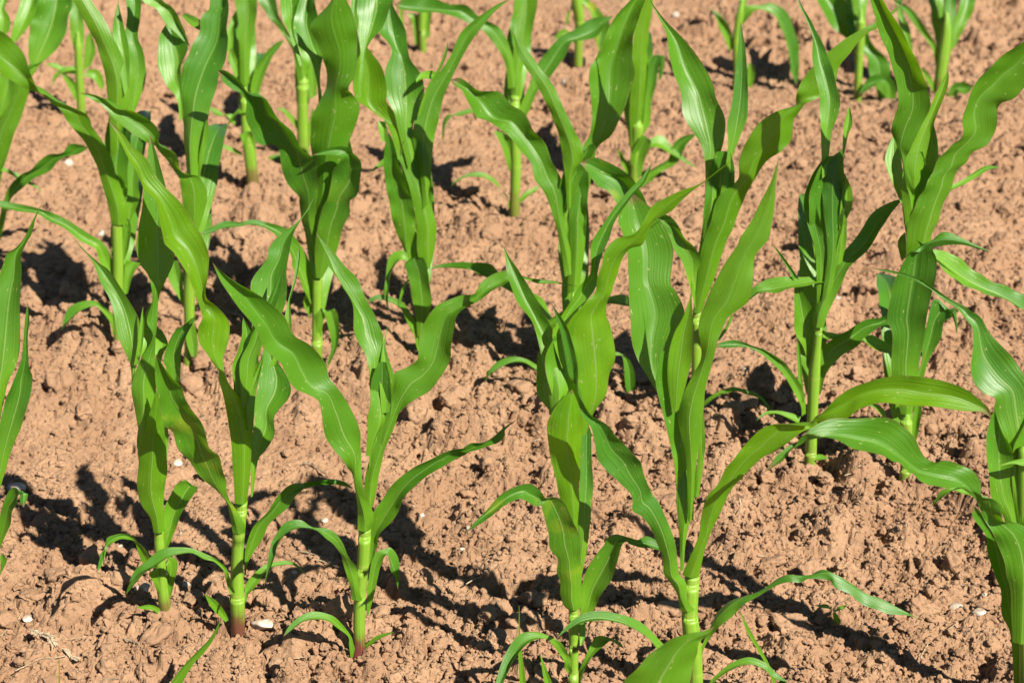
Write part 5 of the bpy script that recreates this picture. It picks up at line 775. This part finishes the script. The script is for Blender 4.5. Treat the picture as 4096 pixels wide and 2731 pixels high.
clod('rounded soil clod in half shadow at the bottom, left of the striped grass blade', -0.0257, 2.3489, 0.0450, 0.789)
clod('upright soil clod in sun left of the broad yellow-green wrapped leaf', 0.0003, 3.0727, 0.0322, 1.091)
clod('round soil clod between the two tallest front maize plants', 0.2242, 3.0093, 0.0388, 0.963)
clod('low smooth soil clod in sun above the hook shaped leaf shadow, lower left', -0.7348, 2.4480, 0.0440, 0.583)
clod('lumpy soil clod at the bottom edge below the second whole front plant', -0.5231, 2.2564, 0.0413, 0.722)
clod('steep soil clod by the left edge beside the dry grass ear', -0.7363, 2.3323, 0.0306, 1.154)
clod('reddish clod right of the folded mottled leaf plant, second row', 1.0791, 4.1821, 0.0491, 0.846)
clod('smooth reddish clod between the dark narrow plant and its right neighbour', 0.9413, 4.5972, 0.0492, 0.917)
straw('split brown straw lying behind the long curled leaf, centre left foreground', (-0.3407,2.6148), (-0.2754,2.5709), 0.0012, 0)
straw('thick brown stalk piece under the split straw', (-0.3118,2.5806), (-0.2725,2.5661), 0.0015, 0)
straw('pale straw in the big foreground shadow left of the bent-leaf plant', (-0.0713,2.4866), (-0.0247,2.5235), 0.0011, 1)
straw('grey straw on shadow edge left of the bent-leaf plant', (0.0052,2.4549), (0.0422,2.4830), 0.0011, 0)
straw('long pale straw lying flat in the bottom left corner', (-0.7119,2.2497), (-0.6470,2.2886), 0.0010, 1)
straw('thin pale straw beside the dry grass ear', (-0.6739,2.3211), (-0.6309,2.3460), 0.0008, 1)
straw('stout brown twig left of the long green grass blade', (-0.5725,2.3364), (-0.5305,2.2983), 0.0014, 0)
straw('short pale straw left of the purple stem foot', (-0.3173,2.2934), (-0.2869,2.2959), 0.0009, 1)
straw('short dark straw in shadow left of the whorl with glowing blade', (-0.0147,3.1958), (0.0009,3.1554), 0.0012, 0)
straw('dark bent straw in shadow behind the front whorl', (0.0123,3.1688), (0.0593,3.1126), 0.0012, 0)
straw('brown stalk pieces on soil between second and third whole front plants', (-0.3684,2.9149), (-0.3203,2.8772), 0.0017, 0)
straw('brown straw at the tip of the curled leaf', (-0.6530,2.5273), (-0.6210,2.5166), 0.0010, 0)
straw('short upright pale straw right of the arching sunlit blade', (0.3782,2.7429), (0.3744,2.6957), 0.0012, 1)
straw('thin pale straw on sunlit soil right of the thickest stem', (0.3931,2.5830), (0.4246,2.5806), 0.0009, 1)
straw('curved pale straw behind the open soil patch at right', (0.5655,2.8107), (0.5989,2.8235), 0.0012, 1)
straw('short tan straw in the right foreground beside flat stone', (0.6528,2.3785), (0.6727,2.4065), 0.0008, 1)
straw('pinkish stalk piece in the bottom right soil', (0.5986,2.3056), (0.6144,2.3377), 0.0010, 1)
straw('pale straw bent over a hollow at the left edge', (-0.7638,2.3679), (-0.7451,2.4195), 0.0010, 1)
straw('short white straw right of the flat white chip', (-0.0589,2.6217), (-0.0403,2.6187), 0.0012, 1)
straw('short pale straw left of the wrapped yellow-green leaf', (0.0374,2.9836), (0.0664,2.9824), 0.0011, 1)
straw('reddish straw behind the dark narrow maize plant', (0.7735,3.8405), (0.8301,3.8433), 0.0016, 0)
straw('white husk sliver beside the second whole front stem', (-0.4648,2.5306), (-0.4776,2.5235), 0.0011, 1)
grass_ear('dry grass ear lying on soil in the bottom left corner, the longer one', (-0.7143,2.3489), (-0.6660,2.3015), 0.0071)
grass_ear('small broken dry grass ear right of the longer ear', (-0.6551,2.2995), (-0.6301,2.2854), 0.0047)
grass_blade('broad green grass blade with reddish tip rising from the bottom edge, left', (-0.4847,2.1770,0.0000), 0.25, 0.1, [-8,0,8,11,4,5,10,0,43,25,4,40,30,0,71,42,4,70,51,0,96,60,4,91,71,0,120,76,4,116,87,0,148,86,4,145])
grass_blade('upright striped yellow-green grass blade left of the bent-leaf plant', (0.0177,2.1770,0.0000), 0.6, 0.6, [-4,0,5,5,4,3,-8,0,54,0,4,51,-10,0,112,-6,4,109,-8,0,168,-8,4,166])
grass_blade('short dark grass blade at the bottom edge beside the striped blade', (0.0583,2.1770,0.0000), 0.3, 0, [-6,0,5,11,4,3,-14,0,46,-4,4,43,-20,0,90,-20,4,87])
grass_blade('thin leaning grass blade right of the foreground leaf tip', (0.3774,2.1770,0.0000), 0.7, 0.2, [-3,0,5,1,4,3,-24,0,64,-18,4,62,-37,0,91,-31,4,89,-55,0,125,-50,4,125,-67,0,160,-67,4,158])
grass_blade('thin grass blade at the bottom edge in the left corner', (-0.6338,2.1770,0.0000), 0.3, 0.1, [-1,0,5,1,4,3,4,0,48,5,4,46,8,0,81,7,4,78])
seedling('tiny three-leaved green weed seedling on cloddy soil in the right foreground', (0.4844,2.4000,0.0000), [[-3,0,15,-4,-6,16,-10,0,25,-8,-6,22,-19,0,26,-18,-6,24,-29,0,24,-30,-6,28],[2,6,11,2,0,13,7,6,18,8,0,16,13,6,20,14,0,18,19,6,21,18,0,25],[-3,-10,19,-1,-16,23,-2,-10,11,4,-16,15,2,-10,2,8,-16,7,8,-10,-5,7,-16,-1]])
